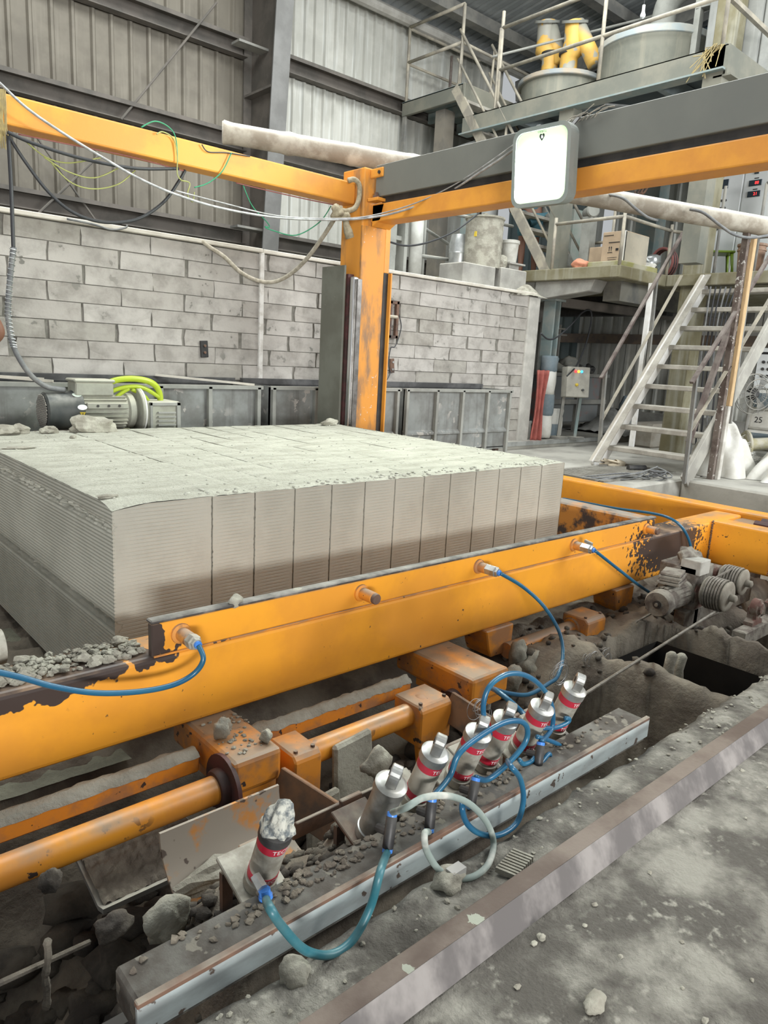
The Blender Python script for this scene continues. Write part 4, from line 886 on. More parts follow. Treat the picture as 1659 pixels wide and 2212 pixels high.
MB().box(4.13, 4.22, 4.86, 4.99, 2.385, 2.41).build('tab', orange_up, ga, bev=.003); sharp(MB().lathe((4.165, 4.92, 2.41), (0, 0, 1), [(.03, 0), (.03, .02), (.018, .022), (.018, .045)], 6).build('tab_bolt', rust, ga))
MB().box(4.0, 4.022, 5.10, 5.42, 0, 1.87).build('guard_plate', mat('olive_guard', (.165, .17, .14), (.125, .125, .10), 2.5, rough=.6, spots=((.40, .39, .35), 30, .72)), ga, bev=.003)
MB().box(4.03, 4.09, 5.08, 5.11, 0, 1.80).build('guide_back', darkrust, ga)
g_ = MB(); g_.box(4.04, 4.105, 5.02, 5.07, 0, 1.78); g_.build('guide_rail', chrome, ga, bev=.01, segs=2); MB().box(4.06, 4.11, 4.985, 5.02, 0, 1.76).build('guide_strip', mat('dark_chrome', (.22, .21, .20), (.14, .13, .12), 12, rough=.35, metal=.7), ga, bev=.004)
MB().box(-1.3, -1.0, 5.02, 5.31, 0, 2.6).build('column', orange_up, ga, bev=.012); MB().box(4.11, 4.41, .2, .5, 0, 2.6).build('column', orange_up, ga, bev=.012)

# flood lamp on the cross beam
lp = Vector((4.03, 3.125, 2.37)); lamp = thing('flood_lamp', 'glowing square flood lamp hanging on the orange gantry beam', 'lamp', lp)
def rrect(cy, cz, w_, h_, r, x):
    pts = []
    for sx, sz, a0 in ((1, 1, 0), (-1, 1, 90), (-1, -1, 180), (1, -1, 270)):
        for k in range(7):
            a = R(a0 + 15 * k); pts.append(Vector((x, cy + sx * (w_ / 2 - r) + r * math.cos(a), cz + sz * (h_ / 2 - r) + r * math.sin(a))))
    return pts
def ringmesh(o_, i_, x0, x1):
    m_ = MB(); n = len(o_); A = [p + Vector((x0 - p.x, 0, 0)) for p in o_]; B = [p + Vector((x0 - p.x, 0, 0)) for p in i_]; D = [p + Vector((x1 - p.x, 0, 0)) for p in i_]; E_ = [p + Vector((x1 - p.x + .02, 0, 0)) for p in o_]
    m_.add(A + B + D + E_, [f for k in range(n) for f in ((k, n + k, n + (k + 1) % n, (k + 1) % n), (n + k, 2 * n + k, 2 * n + (k + 1) % n, n + (k + 1) % n), (k, (k + 1) % n, 3 * n + (k + 1) % n, 3 * n + k))]); return m_
W_, H_ = .435, .475
ringmesh(rrect(lp.y, lp.z, W_, H_, .07, 0), rrect(lp.y, lp.z, W_ - .05, H_ - .05, .055, 0), lp.x - .03, lp.x).build('bezel', lamp_house, lamp)
hs = MB(); A = rrect(lp.y, lp.z, W_, H_, .07, lp.x - .005); B = rrect(lp.y, lp.z, W_ * .98, H_ * .98, .07, lp.x + .07); D = rrect(lp.y, lp.z, W_ * .8, H_ * .7, .07, lp.x + .13); n = len(A)
hs.add(A + B + D, [f for k in range(n) for f in ((k, (k + 1) % n, n + (k + 1) % n, n + k), (n + k, n + (k + 1) % n, 2 * n + (k + 1) % n, 2 * n + k))] + [tuple(range(2 * n, 3 * n))]).build('housing', lamp_house, lamp)
MB().add(rrect(lp.y, lp.z, W_ - .045, H_ - .045, .055, lp.x - .012), [tuple(range(28))]).build('lens', lamp_edge, lamp)
MB().add(rrect(lp.y, lp.z - .015, W_ - .14, H_ - .19, .05, lp.x - .016), [tuple(range(28))]).build('glowing_panel', lamp_glow, lamp)
hp = []
for k in range(40):
    a = 2 * math.pi * k / 40; hp.append((16 * math.sin(a) ** 3, 13 * math.cos(a) - 5 * math.cos(2 * a) - 2 * math.cos(3 * a) - math.cos(4 * a)))
MB().add([(lp.x - .020, lp.y - a * .0012, lp.z + .170 + b_ * .0016) for a, b_ in hp], [tuple(range(40))]).build('heart_emblem', black_text, lamp)
MB().add([(lp.x - .022, lp.y + .003 * math.cos(a), lp.z + .170 + .007 * math.sin(a)) for a in [2 * math.pi * k / 14 for k in range(14)]], [tuple(range(14))]).build('emblem_centre', lamp_glow, lamp)
text_on('TURBO', .020, (lp.x - .021, lp.y, lp.z + .203), (0, 1, 0), (0, 0, -1), 'emblem_lettering', black_text, lamp)
MB().beam((lp.x + .05, lp.y - .15, lp.z + .20), (4.19, lp.y - .15, lp.z + .29), .03, .006).build('bracket', black, lamp); MB().beam((lp.x + .05, lp.y + .15, lp.z + .20), (4.19, lp.y + .15, lp.z + .29), .03, .006).build('bracket', black, lamp)
lamp.rotation_euler = (0, R(-5), R(3))
# dead twigs on the lamp
m_ = MB(); rnd = random.Random(2)
for k in range(9):
    a = Vector((4.16, 3.1 - .03 * k, 2.64)); m_.tube(smooth_path([a, a + Vector((rnd.uniform(-.02, .02), -.05, .02 + .02 * rnd.random())), a + Vector((0, -.1 - .05 * rnd.random(), .03 + .05 * rnd.random()))], 3), .003, 4)
tag(m_.build('twigs', railm), 'dry twigs caught on top of the flood lamp', 'twigs', kind='stuff')

# bamboo pole across the top, timber post under its end
A_, B_ = Vector((3.33, 5.985, 2.915)), Vector((9.4, 2.64, 2.555)); m_ = MB(); pts = []; rr = []; L_ = (B_ - A_).length; k = 0; s = 0
while s < 1:
    nd = min((s * L_) % .55, .55 - (s * L_) % .55); rr.append((.086 + .010 * s) * (1 + .12 * math.exp(-(nd / .02) ** 2))); pts.append(A_.lerp(B_, s) + Vector((0, 0, .008 * nz3(s * 6, 2)))); s += .01
bt = thing('bamboo_pole', 'thick dusty bamboo pole resting across the gantry and the timber post', 'pole', A_)
sharp(m_.tube(pts, rr, 18).build('culm', bamboo, bt), 70)
dd = (B_ - A_).normalized(); MB().cyl(A_ - dd * .004, A_ + dd * .01, .066, n=16).build('hollow_end', black, bt); MB().tube([A_ + (dd.cross(Vector((0, 0, 1))).normalized() * math.cos(a) + Vector((0, 0, 1)) * math.sin(a)) * .078 for a in [2 * math.pi * j / 20 for j in range(20)]], .012, 6, True).build('cut_rim', timber, bt)
t = thing('support_post', 'rusty angle iron and pale timber post standing by the white sack', 'post', (7.93, 3.45, 0))
MB().prism([(7.90, 3.50, 0), (7.90, 3.44, 0), (7.96, 3.44, 0), (7.96, 3.447, 0), (7.907, 3.447, 0), (7.907, 3.50, 0)], (.0, .0, 2.6)).build('angle_iron', mat('spotted_angle', (.085, .062, .052), (.17, .14, .12), 6, rough=.75, spots=((.48, .47, .44), 26, .62)), t)
MB().box(7.965, 8.03, 3.395, 3.44, .8, 2.52).build('timber', wood, t, bev=.006)
MB().box(7.955, 8.02, 3.40, 3.44, 0, .8).build('timber_foot', mat('white_board', (.58, .57, .53), (.42, .40, .36), 6, rough=.85), t, bev=.004)

# ------------------------------------------------------------------ motor on its stand behind the cake, lime chair, moulds
mt_ = thing('gear_motor', 'grey gear motor with black fan cover standing behind the cake', 'motor', (2.0, 5.16, 0))
mc = Vector((1.53, 5.16, .645)); X_ = Vector((1, 0, 0)); grey_body = mat('motor_grey', (.33, .34, .28), (.25, .25, .21), 5, rough=.7, dust=((.45, .44, .36), .8)); fan_m = mat('fan_cover_dark', (.035, .042, .042), (.06, .065, .06), 6, rough=.5, dust=((.28, .28, .25), .35))
fc = sharp(MB().lathe(mc, X_, [(.115, 0), (.128, .012), (.128, .16), (.142, .19), (.142, .235)], 32).build('fan_cover', fan_m, mt_))
gr = MB(); gr.lathe(mc + X_ * -.001, X_, [(.115, 0), (.112, .006)], 32); gr.build('fan_opening', black, fc)
gl = MB()
for k in range(-6, 7):
    a = k * .0175; h = math.sqrt(max(0, .113 ** 2 - a * a))
    for sgn in (1, -1):
        c0 = mc + Vector((-.006, 0, 0)); u = Vector((0, 1, sgn)).normalized(); v = Vector((0, -sgn, 1)).normalized(); gl.beam(c0 + u * a - v * h, c0 + u * a + v * h, .004, .004)
gl.build('fan_grille', steelgrey, fc)
for (ang, zz, w_, h_, mm, nm) in ((55, .20, .030, .022, sticker, 'sticker'), (15, .215, .032, .018, mat('white_sticker', (.72, .78, .76), rough=.5), 'sticker')):
    c = mc + X_ * zz; m_ = MB(); vs = []
    for k in range(18):
        a = 2 * math.pi * k / 18; an = R(ang) + h_ * math.sin(a) / .142; vs.append(c + X_ * (w_ * math.cos(a)) + Vector((0, -math.cos(an), math.sin(an))) * .1435)
    m_.add(vs, [tuple(range(18))]).build(nm, mm, fc)
c = mc + X_ * .215
def onfan(x, an): return mc + X_ * x + Vector((0, -math.cos(R(an)), math.sin(R(an)))) * .1438
MB().add([onfan(.195, 2), onfan(.235, 2), onfan(.215, -15)], [(0, 1, 2)]).build('warning_triangle', sign_y, fc); MB().add([onfan(.212, -1) + Vector((0, -.0006, 0)), onfan(.218, -1) + Vector((0, -.0006, 0)), onfan(.216, -10) + Vector((0, -.0006, 0)), onfan(.214, -10) + Vector((0, -.0006, 0))], [(0, 1, 2, 3)]).build('warning_bolt', black_text, fc)
bd = sharp(MB().lathe(mc, X_, [(.11, .235), (.11, .55), (.125, .56), (.125, .60), (.09, .63)], 28).build('stator_body', grey_body, mt_))
fn = MB()
for k in range(26):
    an = 2 * math.pi * k / 26
    if 60 < (math.degrees(an) % 360) < 120: continue
    fn.obox(mc + X_ * .39 + Vector((0, math.cos(an), math.sin(an))) * .118, (.30, .024, .005), Matrix.Rotation(an, 3, 'X'))
fn.build('cooling_fins', grey_body, bd)
MB().box(mc.x + .25, mc.x + .53, mc.y - .135, mc.y - .10, mc.z + .025, mc.z + .065).build('foot_rail', grey_body, bd, bev=.004)
for k in range(3): MB().cyl((mc.x + .32 + .075 * k, mc.y - .14, mc.z + .045), (mc.x + .32 + .075 * k, mc.y - .13, mc.z + .045), .009, n=10).build('bolt_hole', black, bd)
tbx = MB(); tbx.box(mc.x + .19, mc.x + .45, mc.y - .09, mc.y + .07, mc.z + .11, mc.z + .20); tbx.box(mc.x + .18, mc.x + .46, mc.y - .10, mc.y + .08, mc.z + .20, mc.z + .222); tbx.build('terminal_box', grey_body, mt_, bev=.008)
sharp(MB().lathe(mc + X_ * .63, X_, [(.165, 0), (.17, .006), (.17, .03), (.16, .036), (.10, .04), (.10, .07)], 36).build('flange', grey_body, mt_)); sharp(MB().lathe(mc + X_ * .648, X_, [(.172, 0), (.172, .012)], 36).build('flange_face', cream, mt_))
gbx = MB().box(mc.x + .68, mc.x + .93, mc.y - .13, mc.y + .12, mc.z - .14, mc.z + .075).build('gearbox', grey_body, mt_, bev=.012)
fr_ = MB(); X0, X1, Z0, Z1, YY = mc.x + .69, mc.x + .925, mc.z - .12, mc.z + .07, mc.y - .142
fr_.box(X0, X1, YY, YY + .02, Z1 - .025, Z1); fr_.box(X0, X0 + .02, YY, YY + .02, Z0, Z1); fr_.box(X1 - .03, X1, YY, YY + .02, Z0, Z1); fr_.build('gearbox_frame', dusty_grey, gbx, bev=.003)
for k in range(4): MB().box(X0 + .06, X1 - .04, YY - .005, YY + .02, Z0 + .02 + .03 * k, Z0 + .032 + .03 * k).build('gearbox_fin', dusty_grey, gbx)
st_ = MB(); st_.box(1.5, 2.5, 5.02, 5.3, .44, .50)
for a in (1.55, 2.42): st_.box(a, a + .06, 5.05, 5.28, 0, .44)
st_.build('stand', rust, mt_, bev=.006)

def plastic_chair(loc, rot, mt, lb, grp, sc=1.):
    t = thing('plastic_chair', lb, 'chair', loc, grp); o = Vector(loc)
    T = lambda x, y, z: o + Vector((x, y, z)) * sc
    seat = MB().grid(lambda u, v: T(-.21 + .42 * u, -.21 + .42 * v, .43 - .02 * math.sin(math.pi * u) * math.sin(math.pi * v)), 8, 8); seat.box(*[q for pr in ((-.215, .215), (-.215, .215), (.39, .425)) for q in pr]) if False else None
    sb = MB(); sb.obox(T(0, 0, .415), (.44 * sc, .44 * sc, .04 * sc), Matrix.Identity(3)); sb.build('seat', mt, t, bev=.018 * sc, segs=2)
    for sx in (-1, 1):
        for sy in (-1, 1): MB().tube([T(.17 * sx, .17 * sy, .40), T(.22 * sx, .22 * sy, 0)], [.028 * sc, .018 * sc], 8).build('leg', mt, t, smooth=True)
    hoop = [T(-.20, .18, .42), T(-.215, .24, .62), T(-.20, .265, .74), T(-.13, .28, .805), T(0, .285, .825), T(.13, .28, .805), T(.20, .265, .74), T(.215, .24, .62), T(.20, .18, .42)]
    MB().tube(smooth_path(hoop, 6), .021 * sc, 10).build('back_hoop', mt, t, smooth=True)
    MB().tube(smooth_path([T(-.205, .262, .70), T(-.08, .28, .765), T(.03, .283, .77), T(.14, .275, .735), T(.20, .262, .66)], 6), .015 * sc, 8).build('back_slat', mt, t, smooth=True)
    MB().tube(smooth_path([T(-.16, .22, .50), T(-.12, .26, .68), T(.0, .278, .755)], 6), .014 * sc, 8).build('back_slat', mt, t, smooth=True)
    MB().tube(smooth_path([T(-.14, .262, .655), T(0, .268, .665), T(.10, .268, .66)], 6), .013 * sc, 8).build('back_slat', mt, t, smooth=True)
    MB().tube(smooth_path([T(.02, .28, .76), T(.11, .268, .69), T(.16, .235, .55)], 6), .014 * sc, 8).build('back_slat', mt, t, smooth=True)
    t.rotation_euler = (0, 0, rot); return t
plastic_chair((2.13, 5.42, 0.0), R(180), green_plastic, 'lime green plastic chair behind the gear motor', 'green plastic chairs', 1.06)

def mould(x0, x1, lb, ribs):
    y0, y1, zt = 5.66, 6.12, .81; t = thing('steel_mould', lb, 'mould', ((x0 + x1) / 2, 5.9, .0), 'open steel moulds along the block wall')
    MB().box(x0, x1, y0, y0 + .012, .12, zt).build('front_sheet', mould_m, t); MB().box(x0, x1, y1, y1 + .012, .12, zt).build('back_sheet', mould_rim, t)
    for xx in (x0, x1 - .012): MB().box(xx, xx + .012, y0, y1, .12, zt).build('end_sheet', mould_m, t)
    MB().box(x0, x1, y0, y1, .10, .13).build('bottom_sheet', mould_m, t)
    MB().prism([(x0 - .01, y0 - .045, zt), (x0 - .01, y0 + .02, zt), (x0 - .01, y0 + .02, zt - .01), (x0 - .01, y0 - .038, zt - .01), (x0 - .01, y0 - .038, zt - .03), (x0 - .01, y0 - .045, zt - .03)], (x1 - x0 + .02, 0, 0)).build('rim', dusty_grey, t)
    MB().box(x0 - .01, x1 + .01, y1 - .01, y1 + .04, zt - .01, zt + .045).build('back_rim', mould_rim, t)
    MB().prism([(x0, y0, .36), (x0, y0 - .035, .33), (x0, y0 - .035, .31), (x0, y0, .30)], (x1 - x0, 0, 0)).build('fold', mould_m, t)
    for xx in ribs: MB().box(xx - .018, xx + .018, y0 - .045, y0, .02, zt - .01).build('rib', dusty_grey, t, bev=.003)
    for xx in (x0 + .1, x1 - .1):
        for yy in (y0 + .05, y1 - .1): MB().box(xx - .03, xx + .03, yy, yy + .05, 0, .1).build('foot', rust, t)
    return t
mould(.5, 3.53, 'open steel mould left of the olive guard plate, behind the motor', (1.35, 2.0, 2.58, 3.02, 3.50))
mould(3.63, 5.22, 'open steel mould partly hidden behind the orange column', (3.66, 4.13, 4.62, 5.19))
mould(5.31, 7.07, 'open steel mould right of the orange column with stained panels', (5.33, 5.78, 6.2, 6.64, 7.04))
for i, (a, b_, lb) in enumerate((((.9, 6.05, .865), (1.75, 5.62, .82), 'pale timber lath across the left mould near the motor'), ((.8, 5.95, .86), (1.68, 5.60, .835), 'second pale lath beside the first on the left mould'), ((2.75, 6.1, .865), (3.45, 5.62, .82), 'pale lath lying across the left mould near its right end'))):
    tag(MB().beam(a, b_, .03, .018).build('lath', timber), lb, 'lath', 'laths on the moulds')

# ------------------------------------------------------------------ cables, ropes and wires
def cable(pts, r, mt, lb, name='cable', cat='cable', k=6, grp='cables on the gantry'):
    q = [P(a[0], a[1], y=a[2]) if len(a) == 3 else Vector(a[1:]) for a in pts]
    return tag(MB().tube(smooth_path(q, k), r, 6).build(name, mt, smooth=True), lb, cat, grp)
cable([(-30, 155, 4.98), (0, 180, 4.98), (60, 235, 5.0), (140, 290, 5.02), (230, 345, 5.03), (300, 385, 5.03), (380, 420, 5.02), (480, 450, 5.0), (600, 470, 4.97), (720, 475, 4.93), (800, 470, 4.85), (870, 455, 4.6), (960, 420, 4.2), (1040, 370, 3.75), (1100, 330, 3.46), (1118, 316, 3.36)], .0085, clear_m, 'long silvery cable strung along the gantry to the flood lamp')
cable([(380, 412, 5.03), (480, 438, 5.02), (600, 466, 4.97), (720, 472, 4.93), (800, 466, 4.84), (900, 438, 4.45), (1000, 388, 3.97), (1125, 302, 3.33)], .005, clear_m, 'thin second wire following the silvery lamp cable')
cable([(18, 295, 5.12), (24, 400, 5.1), (27, 480, 5.1), (29, 538, 5.1)], .012, cable_m, 'black cable hanging straight down at the left edge')
q = [P(29, 535, y=5.1), P(20, 620, y=5.1), P(18, 690, y=5.1), P(30, 750, y=5.1), P(62, 805, y=5.1), P(100, 835, y=5.12), P(140, 842, y=5.14)]
tag(MB().tube(smooth_path(q, 8), .017, 8).build('motor_hose', cable_grey, smooth=True), 'grey hose curving down to the gear motor terminal box', 'hose')
sp = smooth_path(q[:4], 40); pts = [p + Vector((math.cos(i * 1.25) * .021, math.sin(i * 1.25) * .021, 0)) for i, p in enumerate(sp)]
tag(MB().tube(pts, .0032, 5).build('spring_sleeve', silver), 'coiled wire spring sleeve around the motor hose', 'spring')
cable([(16, 290, 5.2), (55, 350, 5.2), (105, 415, 5.2), (160, 460, 5.2), (225, 480, 5.2), (295, 474, 5.2), (352, 438, 5.2), (386, 392, 5.2), (400, 368, 5.2)], .011, cable_m, 'thick black cable sagging in a deep loop below the long beam')
cable([(16, 285, 5.1), (60, 305, 5.1), (140, 332, 5.1), (220, 352, 5.1), (300, 364, 5.1), (385, 364, 5.15)], .011, cable_m, 'black cable running just under the long beam')
cable([(145, 473, 6.1), (200, 484, 6.12), (240, 496, 6.12), (270, 492, 6.12), (275, 486, 6.12)], .008, cable_grey, 'grey cable end lying on the wall capping plank')
for i, (pts, mt, lb) in enumerate((([(55, 305, 5.2), (100, 340, 5.2), (150, 352, 5.2), (220, 340, 5.2)], lime_wire, 'yellow green wire drooping at the left of the long beam'), ([(95, 340, 5.2), (150, 372, 5.2), (205, 384, 5.2), (258, 362, 5.2)], lime_wire, 'yellow green wire in the second shallow loop below the beam'), ([(105, 345, 5.22), (150, 392, 5.22), (200, 408, 5.22), (255, 398, 5.22), (292, 368, 5.22)], lime_wire, 'yellow green wire in the lowest loop below the beam'),
        ([(338, 290, 5.11), (352, 285, 5.11), (375, 300, 5.11), (383, 335, 5.11), (383, 375, 5.11), (392, 390, 5.12)], lime_wire, 'yellow green wire bundle hanging over the long beam'), ([(305, 275, 5.12), (335, 262, 5.11), (365, 275, 5.11), (380, 300, 5.11), (384, 350, 5.11)], green_wire, 'dark green wire arching over the top of the long beam'), ([(392, 390, 5.14), (410, 396, 5.14), (405, 420, 5.14), (416, 436, 5.14), (420, 415, 5.14)], lime_wire, 'small twisted wire end below the silvery cable'),
        ([(436, 312, 5.11), (450, 328, 5.11), (490, 330, 5.11), (540, 338, 5.11)], cable_m, 'short black cable lying over the top of the long beam'), ([(500, 330, 5.11), (480, 370, 5.11), (450, 395, 5.12), (420, 405, 5.12)], green_wire, 'green wire crossing the face of the long beam'), ([(525, 400, 5.2), (545, 445, 5.2), (575, 478, 5.2), (582, 490, 5.2), (572, 490, 5.2), (590, 498, 5.2), (640, 508, 5.2), (690, 480, 5.2), (715, 445, 5.2)], green_wire, 'green wire hanging in a slack curl right below the beam'),
        ([(510, 395, 5.2), (580, 412, 5.2), (660, 430, 5.2), (725, 443, 5.2)], red_wire, 'reddish wire under the right half of the long beam'), ([(40, 290, 5.2), (150, 312, 5.2), (280, 338, 5.2), (400, 370, 5.2)], red_wire, 'reddish wire under the left half of the long beam'))):
    cable(pts, .0045, mt, lb, 'thin_wire', 'wire', 6, 'thin wires on the gantry')
cable([(840, 522, 5.4), (880, 531, 5.6), (930, 522, 5.8), (985, 498, 6.0), (1035, 460, 6.2)], .010, cable_m, 'black cable sagging from the orange column to the slurry drum')
q = [(1130, 0, 0)]
cable([(1265, 417, 4.33), (1310, 420, 4.2), (1345, 428, 4.03), (1372, 450, 3.93), (1398, 469, 3.92), (1420, 476, 3.95)], .013, cable_grey, 'grey cable draped over the bamboo pole near the control cabinet')
cable([(1490, 452, 3.72), (1520, 460, 3.6), (1560, 490, 3.45), (1590, 508, 3.4), (1630, 513, 3.3), (1700, 500, 3.15)], .014, cable_grey, 'long grey cable sagging off the bamboo pole at the right')
# rope tied round the beam end
def ropeline(pts, r, mt, name, lb, k=8): return tag(MB().tube(smooth_path([P(a, b_, y=c) for a, b_, c in pts], k), r, 8).build(name, mt, smooth=True), lb, 'rope')
rp = thing('tied_rope', 'thick jute rope knotted round the beam end at the column', 'rope', P(745, 470, y=5.1)); 
MB().tube(smooth_path([P(752, 390, y=5.08), P(766, 388, y=5.06), P(776, 400, y=5.05), P(776, 425, y=5.05), P(768, 448, y=5.05), P(750, 456, y=5.06), P(738, 455, y=5.08), P(728, 460, y=5.1)], 8), .022, 8).build('loop', ropem, rp, smooth=True)
MB().rock(P(729, 458, y=5.08), .05, 3, (1, 1, 1.1), .5, 3).build('knot', ropem, rp, smooth=True); MB().rock(P(746, 470, y=5.07), .04, 7, (1, 1, 1.2), .4, 3).build('knot', ropem, rp, smooth=True)
MB().tube([P(747, 468, y=5.06), P(748, 485, y=5.06), P(752, 500, y=5.05), P(756, 514, y=5.05)], [.022, .028, .038, .036], 10).build('frayed_tail', ropem, rp, smooth=True)
ropeline([(724, 470, 5.1), (700, 508, 5.3), (665, 556, 5.55), (630, 590, 5.8), (595, 608, 5.95), (560, 607, 6.05), (520, 588, 6.1), (485, 555, 6.14), (455, 535, 6.16), (435, 520, 6.16)], .018, rope_white, 'slack_rope', 'pale rope sagging from the knot to the block wall top')
m_ = MB(); rnd = random.Random(4)
for k in range(26):
    x = rnd.uniform(-4, 12); m_.tube(smooth_path([P(x, 192, y=5.12), P(x + rnd.uniform(-2, 3), 235, y=5.115), P(x + rnd.uniform(-4, 4), 270, y=5.12), P(x + rnd.uniform(-8, 10), 285 + rnd.uniform(0, 40), y=5.15)], 4), .004, 4)
tag(m_.build('twine_wrap', straw), 'yellow straw twine wrapped round the long beam at the left edge', 'twine', kind='stuff')
# ------------------------------------------------------------------ lower deck, its columns and railings
def rail_set(name, lb, posts, rails, r, mt, grp=None, loc=None):
    t = thing(name, lb, 'railing', loc or posts[0][0], grp)
    for a, b_ in posts: MB().cyl(a, b_, r, n=8).build('post', mt, t, smooth=True)
    for a, b_ in rails: MB().cyl(a, b_, r, n=8).build('rail', mt, t, smooth=True)
    return t
DZ = 2.40
t = thing('lower_deck', 'stained concrete deck carrying the control cabinet and cartons', 'deck', (9.5, 5.5, 2.2))
MB().box(8.4, 13, 5.17, 9.6, 2.25, DZ).build('slab', con_olive, t, bev=.01); MB().box(9.56, 13, 2.4, 5.17, 2.25, DZ).build('slab', con_olive, t, bev=.01)
MB().prism([(8.46, 6.5, 2.25), (8.46, 5.55, 2.25), (8.46, 5.62, 2.10), (8.46, 6.5, 2.0)], (.3, 0, 0)).build('edge_beam', con, t, bev=.01)
MB().box(8.76, 13, 5.35, 5.6, 2.0, 2.25).build('floor_beam', mat('dark_underside', (.10, .10, .095), (.16, .155, .13), 3, rough=.85), t); MB().box(8.5, 8.75, 6.5, 9.6, 2.0, 2.25).build('floor_beam', con, t)
MB().box(9.6, 13, 3.3, 3.45, 2.05, 2.25).build('floor_beam', black, t); MB().box(10.5, 10.7, 5.6, 9, 1.95, 2.25).build('floor_beam', black, t); MB().beam((8.8, 6.3, 2.0), (12, 5.3, 1.93), .1, .12).build('brace_beam', girt_m, t)
tag(MB().box(9.62, 9.88, 4.72, 4.99, 0, 6.2).build('concrete_column', con_olive, bev=.012), 'stained square concrete column behind the white stair', 'column')
t = thing('steel_column', 'blue grey steel column at the end of the block wall', 'column', (8.66, 6.33, .1)); MB().box(8.6, 8.63, 6.24, 6.42, .1, 2.05).build('flange', steelblue, t); MB().box(8.72, 8.75, 6.24, 6.42, .1, 2.05).build('flange', steelblue, t); MB().box(8.63, 8.72, 6.32, 6.34, .1, 2.05).build('web', steelblue, t); MB().box(8.55, 8.8, 6.2, 6.46, 2.0, 2.03).build('cap_plate', steelblue, t)
t = thing('sack_wrap', 'cement sacks tied round the foot of the blue grey steel column', 'sack', (8.6, 6.2, .1))
for k, (z0, z1, mm) in enumerate(((.12, .45, white_bag), (.42, .75, blue_bag), (.72, 1.08, white_bag), (1.02, 1.26, blue_bag))):
    m_ = MB(); m_.lathe((8.60, 6.24, z0), (0, 0, 1), [(.112, 0), (.122, .05), (.124, (z1 - z0) * .5), (.118, z1 - z0 - .03), (.108, z1 - z0)], 14)
    for i, v in enumerate(m_.v): m_.v[i] = (v[0] + .02 * nz3(v[2] * 14, v[1] * 9), v[1] + .02 * nz3(v[2] * 11, v[0] * 9, 4), v[2])
    m_.build('sack', mm, t, smooth=True)
RT = 2.97
t = rail_set('deck_railing', 'dusty pipe railing around the lower deck with the cartons', [((8.42, 6.22, DZ), (8.42, 6.22, 3.05)), ((8.42, 5.2, DZ), (8.42, 5.2, 3.05)), ((9.6, 5.2, DZ), (9.6, 5.2, 3.05))], [((8.42, 6.22, RT), (8.42, 5.2, RT)), ((8.42, 5.2, RT), (9.6, 5.2, RT)), ((9.6, 5.2, RT), (10.3, 4.95, RT))], .022, railm)
rail_set('stair_head_railing', 'thin railing post pair beside the foot of the upper stair', [((9.3, 6.3, DZ), (9.3, 6.3, 3.3)), ((9.3, 5.9, DZ), (9.3, 5.9, 3.35))], [((9.3, 6.3, 2.85), (9.3, 5.9, 2.85))], .02, railm)
# cartons and clutter on the deck
t = thing('carton', 'brown cardboard carton with up arrows on the lower deck', 'carton', (8.95, 5.5, 2.46))
MB().box(8.7, 9.28, 5.33, 5.66, 2.47, 2.86).build('box_body', cardboard, t, bev=.006); MB().box(8.69, 8.72, 5.325, 5.36, 2.47, 2.86).build('tape', white_bag, t); MB().box(8.70, 9.27, 5.325, 5.335, 2.48, 2.85).build('side_panel', tape_m, t)
for k in range(2):
    yy = 5.545 - .03 * k; MB().add([(8.695, yy + .004, 2.62), (8.695, yy - .004, 2.62), (8.695, yy - .004, 2.66), (8.695, yy - .011, 2.66), (8.695, yy, 2.68), (8.695, yy + .011, 2.66), (8.695, yy + .004, 2.66)], [tuple(range(7))]).build('arrow_mark', black_text, t)
MB().box(8.694, 8.695, 5.495, 5.565, 2.598, 2.606).build('print_line', black_text, t); MB().box(8.694, 8.695, 5.41, 5.45, 2.62, 2.65).build('print_mark', black_text, t)
for k, (a, b_) in enumerate(((5.40, 5.56), (5.42, 5.56), (5.43, 5.55), (5.5, 5.64))): MB().box(8.694, 8.695, a, b_, (2.72, 2.535, 2.51, 2.81)[k], (2.73, 2.54, 2.515, 2.818)[k]).build('print_line', black_text, t)
tag(MB().box(8.5, 9.4, 5.22, 5.72, DZ, 2.47).build('pallet_board', mat('olive_board', (.27, .26, .10), (.36, .34, .26), 3, rough=.85), bev=.01), 'olive board under the cardboard carton', 'board')
t = tag(MB().box(9.0, 9.4, 5.75, 6.05, DZ, 2.74).build('carton', cardboard, bev=.008), 'second carton half hidden behind the arrow carton', 'carton')
tag(MB().rock((8.56, 5.86, 2.45), .09, 2, (1, 1.3, .8), .4, 3).build('orange_rag', mat('orange_rag', (.62, .27, .17), rough=.85), smooth=True), 'crumpled orange rag on the deck edge', 'rag')
for i, (x, y, z, r, mm, lb) in enumerate(((9.35, 5.38, 2.48, .10, white_bag, 'crumpled white plastic bag right of the carton'), (9.55, 5.45, 2.55, .13, silver, 'shiny plastic bundle on the deck beside the concrete column'), (8.75, 6.0, 2.46, .07, white_bag, 'small white plastic bundle by the deck railing post'), (9.6, 5.6, 2.62, .06, mat('bright_blue_plastic', (.03, .22, .55), rough=.5), 'small bright blue plastic wrapper beside the shiny bundle'))):
    tag(MB().rock((x, y, z), r, 30 + i, (1.1, 1.1, .8), .6, 3).build('plastic_bundle', mm, smooth=True), lb, 'bundle', 'bundles on the deck')
t = thing('cable_reel', 'dark cable coil standing behind the carton near the concrete column', 'coil', (10.2, 5.5, DZ))
for k in range(5): MB().tube([(10.2 + .03 * k, 5.62 + .17 * math.cos(2 * math.pi * j / 20), 2.66 + .2 * math.sin(2 * math.pi * j / 20)) for j in range(20)], .02, 6, True).build('turn', cable_m if k % 2 else red_wire, t)
